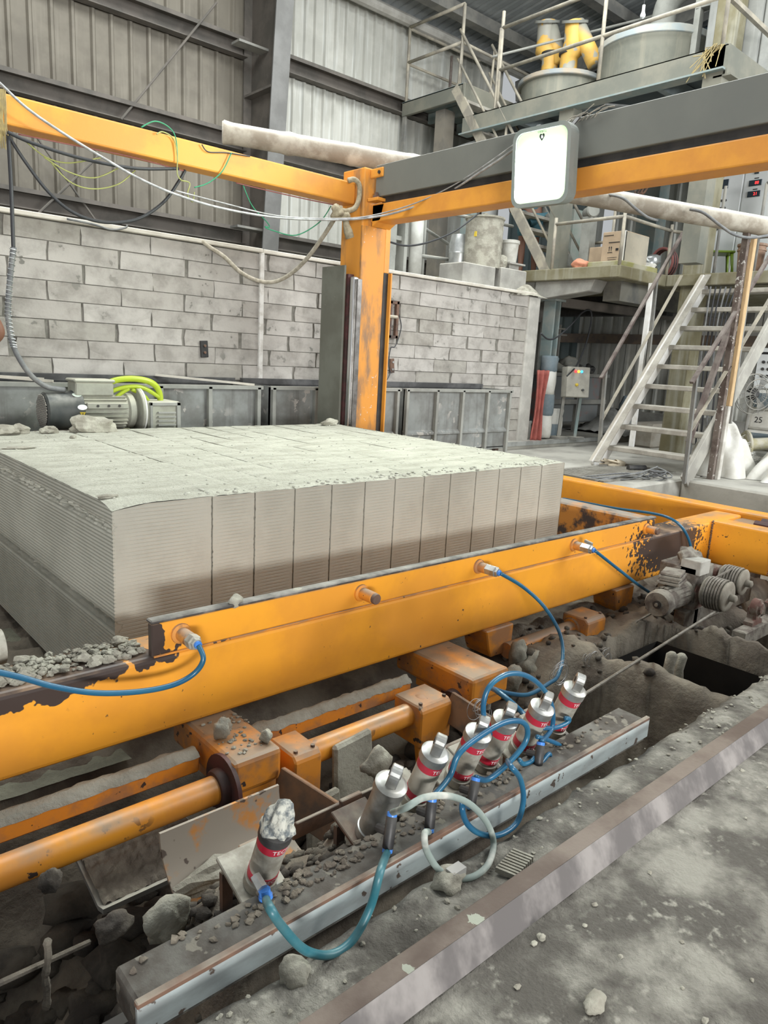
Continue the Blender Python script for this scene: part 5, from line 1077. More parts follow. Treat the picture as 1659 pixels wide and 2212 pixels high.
# control cabinet
t = thing('control_cabinet', 'tall pale grey control cabinet with buttons and red displays', 'cabinet', (10.9, 4.4, DZ))
MB().box(10.6, 11.1, 3.5, 5.38, DZ, 4.5).build('carcass', cabinet_m, t, bev=.01)
XP = 10.585
for a, b_ in ((4.79, 5.36), (4.17, 4.77), (3.55, 4.15)):
    d_ = MB().box(XP, 10.6, a, b_, DZ + .06, 4.46).build('door', cabinet_m, t, bev=.004)
    cy = b_
    if b_ > 5:
        MB().box(XP - .012, XP, 4.98, 5.16, 3.655, 3.775).build('display', glass_dark, d_, bev=.003)
        for r_ in range(2):
            for k in range(4): MB().lathe((XP, 5.155 - .055 * k, 3.50 - .10 * r_), (-1, 0, 0), [(.016, 0), (.016, .012), (.011, .03)], 10).build('button', blackp, d_)
        MB().box(XP - .002, XP, 5.09, 5.14, 3.56, 3.63).build('red_notice', mat('red_notice', (.55, .22, .24), (.62, .6, .6), 60, rough=.6), d_)
        MB().box(XP - .002, XP, 5.06, 5.11, 3.80, 3.815).build('name_strip', black_text, d_); MB().box(XP - .002, XP, 5.07, 5.15, 3.90, 3.915).build('name_strip', black_text, d_)
        for k in range(2): MB().lathe((XP, 5.06 - .11 * k, 3.13), (-1, 0, 0), [(.022, 0), (.022, .015), (.014, .04)], 10).build('switch', blackp, d_)
    elif b_ > 4.5:
        for zz in (3.64, 3.50):
            s_ = MB().box(XP - .012, XP, 4.53, 4.70, zz, zz + .075).build('meter', glass_dark, d_, bev=.003)
            text_on('88' if zz > 3.6 else '21', .055, (XP - .0135, 4.595, zz + .036), (0, -1, 0), (0, 0, 1), 'led_digits', red_led, s_)
            MB().box(XP - .002, XP, 4.58, 4.64, zz + .09, zz + .103).build('name_strip', black_text, d_)
        MB().box(XP - .012, XP, 4.59, 4.645, 3.79, 3.84).build('meter_small', glass_dark, d_); MB().box(XP - .002, XP, 4.59, 4.64, 3.86, 3.873).build('name_strip', black_text, d_); MB().lathe((XP, 4.70, 3.12), (-1, 0, 0), [(.022, 0), (.022, .015), (.014, .04)], 10).build('switch', blackp, d_)
plastic_chair((10.16, 4.78, DZ), R(35), green_olive, 'olive green plastic chair in front of the control cabinet', 'green plastic chairs', .80)
t = thing('plastic_bucket', 'rust stained bucket standing on the upper deck beside the olive chair', 'bucket', (10.0, 4.28, DZ)); sharp(MB().lathe((10.0, 4.28, DZ), (0, 0, 1), [(.14, 0), (.165, .30), (.175, .30), (.175, .32), (.165, .33), (.165, .35), (.18, .36), (.18, .385), (.165, .385), (.16, .36)], 24).build('shell', bucket_rust, t))
t = thing('plastic_bucket', 'second rust stained bucket at the right beside the timber post', 'bucket', (9.9, 3.85, DZ)); sharp(MB().lathe((9.9, 3.85, DZ), (0, 0, 1), [(.14, 0), (.16, .27), (.172, .28), (.172, .30)], 24).build('shell', bucket_rust, t))
rail_set('landing_railing', 'dark pipe railing at the stair head in front of the cabinet', [((9.6, 4.55, DZ), (9.6, 4.55, 3.45)), ((9.6, 4.05, DZ), (9.6, 4.05, 3.42))], [((9.6, 4.05, 3.42), (9.6, 3.3, 3.45)), ((9.6, 4.05, 2.8), (9.6, 3.3, 2.8))], .02, steelgrey)
t = thing('hanging_cables', 'bunch of black and white cables hung on the railing before the cabinet', 'cable', (9.6, 3.75, 3.0))
for k in range(7): MB().tube(smooth_path([(9.59, 3.82 - .03 * k, 3.44), (9.57, 3.82 - .03 * k, 3.25), (9.58, 3.83 - .028 * k, 3.08 - .02 * (k % 3)), (9.6, 3.81 - .03 * k, 3.2)], 5), .012, 6).build('cable_loop', blackp if k % 3 else cream, t, smooth=True)
tag(MB().box(11.2, 11.5, 6.35, 6.7, DZ, 4.6).build('dark_column', steelblue), 'blue grey steel column behind the carton', 'column')
tag(MB().obox((11.0, 5.75, 3.62), (.05, .12, .34), Matrix.Rotation(R(35), 3, 'X')).build('work_light', silver, bev=.02), 'grey tubular work light hung behind the concrete column', 'lamp')
tag(MB().box(11.6, 11.65, 5.2, 5.75, 3.3, 4.1).build('ochre_board', mat('ochre_panel', (.50, .34, .10), rough=.6)), 'ochre yellow board behind the concrete column', 'board')

# ------------------------------------------------------------------ white stair
st = thing('main_stair', 'white dusty steel stair climbing to the control deck', 'stair', (7.5, 4.1, 0))
def stringer_at(y, mm, wv, x0=7.50, z0=-.02, x1=9.62, z1=2.30): return MB().beam((x0, y, z0), (x1, y, z1), .05, wv).build('stringer', mm, st, bev=.006)
stringer_at(4.66, stringer, .25); stringer_at(3.55, mat('grey_stringer', (.38, .37, .33), (.30, .29, .26), 5, rough=.8), .19)
MB().beam((7.44, 4.60, .06), (9.56, 4.60, 2.38), .08, .012).build('stringer_flange', treadm, st)
for k in range(9):
    x = 7.74 + .227 * k; z = .235 + .245 * k; MB().box(x - .03, x + .19, 3.57, 4.66, z - .055, z).build('tread', treadm, st, bev=.006)
for y, n1, mm in ((4.72, 0, rail_rust), (3.46, 1, rail_rust)):
    x0 = 7.55 if not n1 else 7.18; z0 = 1.03 if not n1 else 1.05; sl = 1.238 if not n1 else .99
    MB().beam((x0 - .02, y, z0 - .02), (x0 + 1.45, y, z0 + 1.45 * sl), .045, .03).build('handrail', mm, st, bev=.004)
    MB().beam((x0 + .10, y, z0 - .50), (x0 + 1.55, y, z0 - .50 + 1.45 * sl), .04, .008).build('mid_rail', railm, st)
    for xx in (x0 + .06, x0 + .95): MB().beam((xx + .06, y, max(0, (xx - 7.55) * 1.13) - (.05 if xx > 8 else 0)), (xx, y, z0 + (xx - x0) * sl), .035, .035).build('post', steelgrey, st)
MB().beam(P(1487, 955, y=3.50), P(1600, 640, y=3.50), .05, .05).build('rust_tube', rail_rust, st)
MB().beam((8.72, 4.9, .1), (8.72, 4.9, 2.2), .06, .04).build('hanger', stringer, st)
t = thing('cable_bundle', 'bundle of thin dark cables hanging behind the white stair', 'cable', (9.2, 4.3, .1))
for k in range(6): MB().tube(smooth_path([(9.3 + .03 * k, 4.42 - .05 * k, 2.2), (9.22 + .02 * k, 4.38 - .04 * k, 1.6 + .03 * k), (9.2 + .015 * k, 4.36 - .05 * k, .9), (9.2 + .02 * k, 4.33 - .05 * k, .02)], 5), .011, 5).build('cable_strand', cable_m if k % 3 else cable_grey, t, smooth=True)
t = thing('hanging_hooks', 'rusty rope hooks hanging above the deck beside the bamboo pole', 'hooks', (9.5, 5.62, 3.5))
for k in range(3): MB().tube(smooth_path([(9.5, 5.72 - .05 * k, 3.95), (9.5, 5.70 - .05 * k, 3.66), (9.49, 5.66 - .05 * k, 3.58), (9.5, 5.70 - .05 * k, 3.50), (9.5, 5.74 - .05 * k, 3.47), (9.5, 5.75 - .05 * k, 3.52)], 5), .014, 6).build('hook', rust, t, smooth=True)
# loose cables at the stair foot
m_ = MB(); rnd = random.Random(12)
for k in range(7):
    a = Vector((7.28 + rnd.uniform(-.06, .06), 3.74 + rnd.uniform(-.05, .05), .015 + .012 * k)); rr = rnd.uniform(.09, .17)
    m_.tube(smooth_path([a + Vector((-.75 - .1 * rnd.random(), .2 + .2 * rnd.random(), -a.z + .01)), a + Vector((-.35, .05 + .1 * rnd.random(), 0))] + [a + Vector((rr * math.cos(q_), rr * .8 * math.sin(q_), .05 * math.sin(q_ * .7 + k))) for q_ in [2.6 - .7 * j for j in range(9)]], 5), .008, 5)
tag(m_.build('cable_heap', cable_grey, smooth=True), 'tangled heap of dusty cables at the stair foot', 'cables', kind='stuff')
t = thing('floor_grate', 'rectangular sunken floor grate in front of the stair', 'grate', (7.2, 4.25, 0))
gm = mat('grate_steel', (.30, .29, .255), (.20, .19, .165), 5, rough=.85)
MB().box(6.45, 7.95, 3.88, 3.93, 0, .02).build('frame', gm, t); MB().box(6.45, 7.95, 4.55, 4.60, 0, .02).build('frame', gm, t); MB().box(6.45, 6.5, 3.93, 4.55, 0, .02).build('frame', gm, t); MB().box(7.9, 7.95, 3.93, 4.55, 0, .02).build('frame', gm, t)
for k in range(26): MB().box(6.52 + .054 * k, 6.55 + .054 * k, 3.93, 4.55, 0, .012).build('bar', gm, t)
for i, (x, y, lb) in enumerate(((7.72, 4.50, 'nearer cream rubber clog at the foot of the stair'), (7.66, 4.64, 'farther cream rubber clog at the foot of the stair'))):
    t = thing('clog', lb, 'clog', (x, y, 0), 'pair of clogs'); a = R(-18); d = Vector((math.cos(a), math.sin(a), 0)); n_ = Vector((-d.y, d.x, 0)); o_ = Vector((x, y, 0))
    MB().prism([o_ + d * (.125 * math.cos(q)) + n_ * (.05 * math.sin(q)) for q in [2 * math.pi * k / 20 for k in range(20)]], (0, 0, .03)).build('sole', slipper_m, t, bev=.004)
    MB().grid(lambda u, v: o_ + d * (-.02 + .145 * u * (1 - .0 * v)) + n_ * (.048 * math.cos(math.pi * v) * math.sqrt(max(0, 1 - (u * .95) ** 2 * .8))) + Vector((0, 0, .03 + .055 * math.sin(math.pi * v) * (1 - u * u * .6))), 8, 10).build('upper', slipper_m, t, smooth=True)
    MB().tube(smooth_path([o_ + d * .0 + n_ * .048 + Vector((0, 0, .05)), o_ - d * .09 + n_ * .04 + Vector((0, 0, .07)), o_ - d * .12 + Vector((0, 0, .075)), o_ - d * .09 - n_ * .04 + Vector((0, 0, .07)), o_ - n_ * .048 + Vector((0, 0, .05))], 5), .011, 6).build('heel_strap', slipper_m, t, smooth=True)
tag(MB().cyl((7.75, 4.15, .03), (7.55, 4.25, .03), .035, n=12).build('pipe_offcut', blackp), 'short dark pipe offcut lying on the floor grate', 'pipe')

# white sack heap, pipe flange, fan, cement bags at the right edge
def drape(name, lb, cx, cy, w_, d_, h_, mm, seed, sk=0., fr=True):
    def f(u, v):
        a = 2 * math.pi * u; r = v; q_ = 1 + .13 * r * math.sin(7 * a + 4 * r) + .07 * r * math.sin(13 * a); x = cx + q_ * w_ * r * math.cos(a) * (1 + .25 * nz3(math.cos(a) * 2, math.sin(a) * 2, seed)); y = cy + q_ * d_ * r * math.sin(a) * (1 + .25 * nz3(math.cos(a) * 2, math.sin(a) * 2, seed + 3))
        z = h_ * (1 - r ** 1.7) * (1 + .18 * nz3(math.cos(a) * 2.2, math.sin(a) * 2.2, seed + 8)) + (.10 * nz3(math.cos(a) * 3, r * 4, seed) + .10 * abs(math.sin(a * 3.5 + r * 2.5)) ) * math.sin(math.pi * min(1, r * 1.05))
        return (x + sk * (1 - r), y, max(.004, z))
    t = thing(name, lb, 'sack', (cx, cy, 0)); MB().grid(f, 60, 24).build('cloth', white_bag, t, smooth=True)
    if fr:
        q = MB(); rn = random.Random(seed)
        for k in range(120):
            s_ = rn.random(); b0 = Vector((cx + sk * .2 + w_ * (.05 + .55 * s_), cy - d_ * (.35 + .4 * s_), h_ * (.72 - .5 * s_))); q.tube([b0, b0 + Vector((rn.uniform(.0, .10), rn.uniform(-.10, .0), rn.uniform(-.02, .07)))], [.004, .0015], 4)
        q.build('frayed_edge', cream, t)['kind'] = 'stuff'
    return t
drape('woven_sack_heap', 'white woven sack cloth heaped behind the support post with frayed edge', 8.50, 3.64, .42, .36, .58, white_bag, 3, -.12)
drape('woven_sack_sheet', 'flat white sack sheet spread at the right picture edge', 8.85, 3.05, .55, .30, .36, white_bag, 8, .1, False)
t = thing('pipe_flange', 'rusty yellow pipe flange lying behind the white sacks', 'pipe', (9.0, 3.45, .3)); sharp(MB().lathe((8.9, 3.55, .33), (.7, -.7, .1), [(.16, 0), (.17, .01), (.17, .03), (.075, .035), (.075, .6)], 26).build('flange_pipe', mat('yellowed_steel', (.34, .31, .17), (.42, .40, .33), 9, rough=.75), t)); sharp(MB().lathe((8.9, 3.55, .33), (-.7, .7, -.1), [(.075, 0), (.12, .22)], 22).build('cone', mat('pale_cone', (.50, .49, .44), rough=.8), t)); MB().box(8.85, 9.15, 3.25, 3.6, 0, .2).build('cradle', con, t)
t = thing('pedestal_fan', 'dusty wire cage fan at the right edge beside the cement bags', 'fan', (9.4, 3.75, .1)); fc_ = Vector((9.15, 3.62, .92)); fd = Vector((-.55, -.83, 0)).normalized(); fu = Vector((0, 0, 1)); fs_ = fd.cross(fu)
for k, rr in enumerate((.24, .235, .18, .11)):
    MB().tube([fc_ + fd * (.06 if k else 0) * (1 if k != 1 else -1) + (fs_ * math.cos(2 * math.pi * j / 30) + fu * math.sin(2 * math.pi * j / 30)) * rr for j in range(30)], .006, 5, True).build('cage_ring', steelgrey, t)
for k in range(20):
    a = 2 * math.pi * k / 20; v = fs_ * math.cos(a) + fu * math.sin(a); MB().tube(smooth_path([fc_ + fd * .07 + v * .04, fc_ + fd * .06 + v * .16, fc_ + v * .24], 3), .002, 4).build('cage_wire', steelgrey, t)
sharp(MB().lathe(fc_ - fd * .12, fd, [(.05, 0), (.07, .04), (.07, .10), (.03, .14)], 14).build('hub_motor', blackp, t)); MB().cyl((9.2, 3.70, .03), fc_ - fd * .06, .02, n=8).build('stand_pole', steelgrey, t); sharp(MB().lathe((9.2, 3.70, 0), (0, 0, 1), [(.18, 0), (.17, .03), (.03, .05)], 20).build('stand_base', blackp, t))
for k in range(3):
    a = 2 * math.pi * k / 3; v = fs_ * math.cos(a) + fu * math.sin(a); MB().prism([fc_ + v * .03, fc_ + v * .2 + fd.cross(v) * .06, fc_ + v * .2 - fd.cross(v) * .05], fd * .006).build('blade', steelgrey, t)
for k in range(4):
    t = thing('cement_bag', ('lowest', 'second', 'third', 'topmost')[k] + ' printed cement bag in the stack at the right edge', 'bag', (9.5, 3.45, .24 * k), 'stacked cement bags')
    b_ = MB().obox((9.5, 3.45, .13 + .24 * k), (.36, .62, .24), Matrix.Rotation(R(4 * (k % 2)), 3, 'Z')); b_.build('bag_body', white_bag, t, bev=.05, segs=3)
    MB().obox((9.318, 3.49, .13 + .24 * k), (.006, .40, .17), Matrix.Rotation(R(4 * (k % 2)), 3, 'Z')).build('blue_print', blue_bag if k in (1, 3) else white_bag, t)
    if k == 2: text_on('25', .10, (9.311, 3.60, .13 + .24 * k), (0, -1, 0), (0, 0, 1), 'weight_lettering', black_text, t)
t = thing('button_console', 'pale switch panel with rows of black buttons at the right edge', 'console', (10.2, 3.7, .9)); MB().box(10.2, 10.3, 3.45, 4.08, .98, 1.5).build('panel_box', cabinet_m, t, bev=.006); MB().box(10.22, 10.28, 3.4, 3.46, 0, .98).build('leg', steelgrey, t); MB().box(10.22, 10.28, 3.84, 3.9, 0, .98).build('leg', steelgrey, t)
for r_ in range(3):
    for k in range(4): MB().lathe((10.2, 3.99 - .07 * k, 1.32 - .09 * r_), (-1, 0, 0), [(.02, 0), (.02, .02)], 8).build('button', blackp, t)
MB().box(10.197, 10.2, 3.86, 4.04, 1.42, 1.45).build('name_strip', black_text, t)
tag(MB().box(10.5, 13, 2.8, 4.2, .38, .46).build('side_bench', dusty_grey, bev=.01), 'dusty low bench against the end wall at the right', 'bench')

# ------------------------------------------------------------------ under the deck: control box, tank, cloth, bags
t = thing('pilot_box', 'grey pilot box on legs with red, yellow and blue lamps', 'control box', (8.95, 6.1, .1))
n_ = Vector((-.42, -.90, .1)).normalized(); u_ = Vector((.90, -.42, 0)).normalized(); v_ = u_.cross(n_) * -1
if v_.z < 0: v_ = -v_
bc = P(1243, 826, y=6.0); MRb = Matrix((u_, n_ * -1, v_)).transposed()
Wb = .36; Hb = .42
MB().obox(bc, (Wb, .16, Hb), MRb).build('box_body', mat('pilot_grey', (.42, .41, .36), (.33, .32, .28), 6, rough=.7), t, bev=.008)
for k, mm in enumerate((lamp_r, lamp_y, lamp_b)): sharp(MB().lathe(bc + n_ * .08 + u_ * (-.055 + .048 * k) + v_ * .145, n_, [(.018, 0), (.018, .012), (.012, .02)], 14).build('pilot_lamp', mm, t))
sharp(MB().lathe(bc + n_ * .08 + u_ * -.03 - v_ * .04, n_, [(.022, 0), (.022, .02), (.01, .03)], 10).build('yellow_knob', sign_y, t)); sharp(MB().lathe(bc + n_ * .08 + u_ * .07 - v_ * .11, n_, [(.018, 0), (.018, .02)], 10).build('black_knob', blackp, t))
for s_, mm in ((-.13, steelgrey), (.14, steelblue)):
    a = bc + u_ * s_ - v_ * (Hb / 2 - .1) - n_ * .06; MB().beam(a, Vector((a.x - .02, a.y + .02, .12)), .05, .04).build('leg', mm, t); MB().box(a.x - .12, a.x + .08, a.y - .08, a.y + .1, .1, .14).build('foot', steelgrey, t)
cable([(1340, 0, 0)] and [(1168, 720, 6.1), (1185, 733, 6.1), (1205, 727, 6.1), (1235, 700, 6.1), (1258, 675, 6.1), (1275, 671, 6.1), (1277, 695, 6.1), (1265, 745, 6.05), (1245, 790, 6.0), (1225, 812, 5.92)], .012, cable_m, 'black cable looping from the steel column down to the pilot box', grp=None)
t = thing('slurry_tank', 'dark grey and red stained steel tank under the deck', 'tank', (9.8, 7.0, .1)); MB().box(9.3, 10.9, 6.75, 7.6, .25, 1.0).build('shell', mat('tank_paint', (.16, .17, .17), (.24, .12, .11), 2, .52, .66, rough=.75, dust=(DUST, .7)), t, bev=.02); MB().box(9.25, 10.95, 6.70, 7.65, .98, 1.03).build('rim', steelgrey, t)
for xx in (9.35, 10.1, 10.8): MB().box(xx - .03, xx + .03, 6.70, 6.76, .1, 1.0).build('stiffener', steelgrey, t)
MB().box(9.3, 10.9, 6.68, 6.75, .55, .62).build('ledge', steelgrey, t)
for i, (x, y, z, r, sq, mm, lb) in enumerate(((9.5, 6.9, 1.12, .2, (1.6, 1, .5), dusty_grey, 'dust covered sack lying on the dark tank'), (9.95, 6.85, 1.18, .12, (1.2, 1, .8), dusty_grey, 'smaller dust covered bundle on the dark tank'), (10.4, 6.75, 1.1, .07, (1.4, 1, 1), blackp, 'black round tin on the tank rim'), (10.25, 6.8, 1.09, .06, (1, 1, 1.2), silver, 'crumpled silver foil on the tank rim'))):
    tag(MB().rock((x, y, z), r, 60 + i, sq, .4, 3).build('bundle', mm, smooth=True), lb, 'bundle', 'bundles on the tank')
def hanging(name, lb, p0, w_, h_, mm, cat='cloth'):
    m_ = MB().grid(lambda u, v: p0 + u_ * (w_ * (v - .5) * (1 - .35 * math.sin(math.pi * u) ** 2)) + n_ * (.03 * math.sin(v * 14 + u * 2)) + Vector((0, 0, -h_ * u)), 16, 16)
    for f_ in list(m_.f): pass
    o = m_.build(name, mm, smooth=True); s_ = o.modifiers.new('thick', 'SOLIDIFY'); s_.thickness = .02; return tag(o, lb, cat)
hanging('red_cloth', 'long dull red cloth hanging beside the steel column', P(1172, 800, y=6.12), .17, .98, red_cloth)
hanging('red_flag', 'bright red rag at the top of the hanging cloth', P(1180, 800, y=6.2), .10, .26, bright_red)
def bag(name, lb, c, w_, d_, h_, mm, mm2, yaw):
    t = thing(name, lb, 'bag', c); c = Vector(c); ca, sa = math.cos(yaw), math.sin(yaw)
    def f(u, v):
        a = 2 * math.pi * u; k = 1 - .75 * max(0, (v - .75) / .25) * .9; x = w_ * math.copysign(abs(math.cos(a)) ** .6, math.cos(a)) * (.5 + .06 * nz3(v * 6, a)); y = d_ * math.copysign(abs(math.sin(a)) ** .6, math.sin(a)) * .5 * k
        return c + Vector((x * ca - y * sa, x * sa + y * ca, h_ * v + .01 * nz3(a * 2, v * 8)))
    MB().grid(f, 24, 12).build('bag_shell', mm, t, smooth=True)
    MB().grid(lambda u, v: (lambda p: c + (p - c) * 1.0 + Vector((-.012, -.012, 0)))(Vector(f(.5 + .32 * u, .05 + .42 * v))), 10, 6).build('bag_print', mm2, t, smooth=True)
    return t
bag('standing_bag', 'white and blue bag standing by the red cloth', P(1192, 944, z=.1), .26, .14, .42, white_bag, blue_bag, R(-40))
bag('crumpled_bag', 'small crumpled white paper bag at the foot of the block wall', P(1132, 944, z=.1), .18, .12, .24, white_bag, white_bag, R(-60))
tag(MB().grid(lambda u, v: (10.3 + 1.5 * u, 6.0 + 1.1 * v, .10 + .38 * math.exp(-((u - .5) ** 2 + (v - .55) ** 2) * 9) + .03 * fb(u * 5, v * 5, 3)), 30, 24).build('sand_heap', mat('grey_sand', (.36, .36, .34), (.26, .26, .245), 5, rough=.95, bump=.5), smooth=True), 'grey sand heap behind the stair under the deck', 'sand', kind='stuff')
tag(MB().box(10.1, 11.6, 5.35, 5.75, .0, .36).build('trough_wall', mat('mud_wall', (.23, .205, .165), (.30, .28, .24), 4, rough=.9, bump=.4), bev=.03), 'low mud coloured trough wall behind the stair', 'wall')
bag('blue_sack', 'blue bag standing under the deck behind the stair', (11.2, 6.5, .1), .3, .18, .6, blue_bag, white_bag, R(20))
tag(MB().rock((10.6, 6.1, .5), .12, 7, (1, .8, 1), .4, 3).build('white_bundle', white_bag, smooth=True), 'white plastic bundle behind the lower stair treads', 'bundle')
t = thing('pipe_rack', 'short rack of dusty pipe ends behind the steel column', 'rack', (9.3, 6.9, 1.55))
for k in range(2): MB().cyl((8.95, 6.9, 1.60 + .09 * k), (9.75, 6.8, 1.60 + .09 * k), .014, n=8).build('pipe', steelgrey, t)
for k in range(2): MB().box(9.1 + .5 * k, 9.13 + .5 * k, 6.82, 6.9, 1.03, 1.75).build('bar', steelgrey, t)
tag(MB().box(9.15, 10.6, 7.75, 7.8, .2, 2.3).build('backing_panel', mat('smoky_board', (.30, .29, .265), (.10, .095, .09), 1.6, .45, .68, rough=.85)), 'smoke stained pale panel under the deck', 'panel')

# ------------------------------------------------------------------ things on the platform behind the block wall
struct(MB().box(5.6, 8.4, 6.42, 9.5, 1.75, 1.99).build('floor_platform', con, bev=.01), 'concrete platform behind the block wall')
PZ = 1.99
for i, (x0, x1, z1, lb) in enumerate(((6.75, 7.35, 2.30, 'left aerated block under the slurry drum'), (7.28, 7.62, 2.32, 'right aerated block beside the bucket'))):
    if i: x0, x1 = 7.46, 7.98
    tag(MB().box(x0, x1, WY + .08, WY + .50, PZ + .065, z1).build('aerated_block', con, bev=.012), lb, 'block', 'aerated blocks on the wall top')
t = thing('slurry_drum', 'cylindrical drum plastered with cement slurry on the wall top', 'drum', (7.38, 6.5, 2.3)); dm = MB(); nn = 40; dc = P(1040, 582, y=6.55); zb = 2.30; zt_ = 2.905
dm.grid(lambda u, v: (dc.x + (.235 + .012 * abs(fb(math.cos(6.283 * u) * 3, v * 5, 2)) * (1.6 if .4 < u < 1 else .4)) * math.cos(6.283 * u), dc.y + (.235 + .012 * abs(fb(math.cos(6.283 * u) * 3, v * 5, 2))) * math.sin(6.283 * u), zb + (zt_ - zb) * v), 48, 24)
dm.build('drum_body', chunk, t, smooth=True); sharp(MB().lathe((dc.x, dc.y, zt_ - .02), (0, 0, 1), [(.245, 0), (.255, .01), (.255, .03), (.2, .04), (.03, .045), (.03, .09)], 28).build('lid', chunk, t)); MB().box(dc.x - .235, dc.x - .225, dc.y - .08, dc.y - .04, 2.66, 2.72).build('yellow_label', sign_y, t); MB().rock((dc.x + .2, dc.y - .12, 2.38), .09, 5, (1.2, 1, 1), .5, 3).build('slurry_lump', chunk, t)
t = thing('milk_can', 'shiny galvanised can behind the slurry drum', 'can', (6.9, 6.9, PZ)); cc = P(992, 560, y=6.9); sharp(MB().lathe((cc.x, cc.y, PZ), (0, 0, 1), [(.14, 0), (.14, .5), (.145, .51), (.14, .53), (.145, .56), (.14, .58), (.145, .62), (.12, .74)], 24).build('shell', silver, t))
t = thing('paint_bucket', 'white dusty bucket on the wall top right of the slurry drum', 'bucket', P(1098, 572, y=6.5)); bb = P(1098, 570, y=6.5); sharp(MB().lathe(bb, (0, 0, 1), [(.10, 0), (.118, .24), (.13, .25), (.13, .285), (.118, .29), (.11, .25)], 24).build('shell', mat('dusty_white_plastic', (.50, .50, .46), (.38, .37, .33), 7, rough=.75), t)); MB().box(bb.x - .16, bb.x + .16, bb.y - .16, bb.y + .16, bb.z - .02, bb.z).build('board', con, t); MB().box(bb.x - .1, bb.x + .1, bb.y - .1, bb.y + .1, PZ, bb.z - .02).build('pedestal', con, t)
tag(MB().grid(lambda u, v: (7.55 + .75 * u, WY - .06 + .3 * v, 1.99 + .17 * math.exp(-((u - .6) * 3) ** 2 - ((v - .5) * 3) ** 2) + .02 * abs(fb(u * 7, v * 5))), 24, 14).build('mortar_heap', chunk, smooth=True), 'heap of spilt mortar on the end of the block wall', 'mortar', kind='stuff')
tag(MB().cyl((6.62, 7.0, PZ), (6.62, 7.0, 3.2), .085, n=16).build('white_pipe', mat('dusty_white_pipe', (.52, .53, .50), (.40, .40, .37), 4, rough=.6), smooth=True), 'thick pale vertical pipe left of the slurry drum', 'pipe')
t = thing('concrete_post', 'grey slotted concrete post left of the pale pipe', 'post', (6.3, 7.1, PZ)); MB().box(6.15, 6.28, 7.0, 7.15, PZ, 3.25).build('post', dusty_grey, t); MB().box(6.42, 6.47, 7.0, 7.15, PZ, 3.25).build('post', dusty_grey, t)
for zz in (2.55, 2.1): MB().box(6.28, 6.42, 7.05, 7.1, zz, zz + .05).build('rung', dusty_grey, t)
rail_set('platform_railing', 'horizontal pipe railing behind the slurry drum', [((6.9, 7.15, PZ), (6.9, 7.15, 3.05))], [((6.65, 7.1, 2.42), (7.6, 7.1, 2.45)), ((6.65, 7.1, 3.0), (8.6, 7.1, 3.05)), ((6.65, 7.1, 2.82), (7.6, 7.4, 2.7))], .022, dusty_grey)
tag(MB().box(8.25, 8.37, 7.6, 7.8, PZ, 3.4).build('blue_post', steelblue), 'blue grey post behind the bucket', 'post')
tag(MB().box(9.5, 9.9, 6.7, 7.1, DZ, 3.4).build('green_cabinet', mat('pale_green_cabinet', (.30, .37, .33), (.40, .42, .38), 3, rough=.7), bev=.01), 'pale green cabinet behind the upper stair treads', 'cabinet')
t = thing('small_motor', 'dusty small motor with round fan cover behind the upper stair', 'motor', (9.0, 6.3, DZ)); c = Vector((9.0, 6.05, 3.22)); sharp(MB().lathe(c, (-.6, -.8, 0), [(.03, .02), (.075, .02), (.09, 0), (.09, -.05), (.08, -.06), (.08, -.22)], 20).build('motor_body', dusty_grey, t)); MB().box(8.98, 9.12, 6.05, 6.2, DZ, 3.15).build('bracket_post', dusty_grey, t)

# ------------------------------------------------------------------ upper stair and landing
us = thing('upper_stair', 'steep dusty steel stair climbing to the upper landing', 'stair', (8.9, 7.4, DZ))
A0, A1 = Vector((8.62, 6.36, 2.27)), Vector((8.62, 8.46, 5.16)); WS = .72
for dx in (0, WS): MB().beam(A0 + Vector((dx, 0, 0)), A1 + Vector((dx, 0, 0)), .04, .15).build('stringer', railm if dx == 0 else dusty_grey, us, bev=.004)
for k in range(11):
    q = A0.lerp(A1, (k + 1) / 12.); MB().box(q.x, q.x + WS, q.y - .1, q.y + .1, q.z - .02, q.z + .02).build('tread', treadm, us)
for dx, mm in ((0, railm), (WS, railm)):
    o_ = Vector((dx, 0, 0)); up = Vector((0, -.03, .78)); MB().cyl(A0 + o_ + up + Vector((0, .05, .05)), A1 + o_ + up, .022, n=8).build('handrail', mm, us, smooth=True); MB().cyl(A0 + o_ + up * .5 + Vector((0, .05, .05)), A1 + o_ + up * .5, .018, n=8).build('mid_rail', mm, us, smooth=True)
    for s_ in (.03, .5, .97): q = A0.lerp(A1, s_) + o_; MB().cyl(q, q + up, .02, n=8).build('post', mm, us, smooth=True)
ld = thing('upper_landing', 'dusty steel landing at the top of the upper stair with rails', 'landing', (9.3, 9.0, 4.9))
LZ = 5.18
MB().box(8.6, 8.66, 8.28, 9.62, 4.97, LZ).build('fascia', deckbeam, ld, bev=.006); MB().box(8.6, 11.2, 8.24, 8.30, 4.90, LZ).build('fascia', deckbeam, ld, bev=.006); MB().box(8.6, 11.2, 8.28, 9.62, LZ - .02, LZ).build('plate', steelblue, ld)
for xx in (9.2, 9.9, 10.6): MB().box(xx, xx + .06, 8.3, 9.62, 5.0, 5.15).build('joist', steelblue, ld)
MB().box(8.62, 8.66, 9.55, 9.62, 4.0, 4.97).build('hanger', steelgrey, ld)
rl = [(8.63, 9.56), (8.63, 8.38), (10.3, 8.32), (10.3, 9.56)]
for x, y in rl[:2]: MB().cyl((x, y, LZ), (x, y, 6.27), .025, n=8).build('rail_post', railm, ld, smooth=True)
MB().cyl((9.35, 9.3, LZ), (9.35, 9.3, 6.0), .022, n=8).build('rail_post', rail_rust, ld)
for zz in (6.27, 5.76): MB().cyl((8.63, 9.56, zz), (8.63, 8.38, zz), .025, n=8).build('rail', railm, ld, smooth=True)
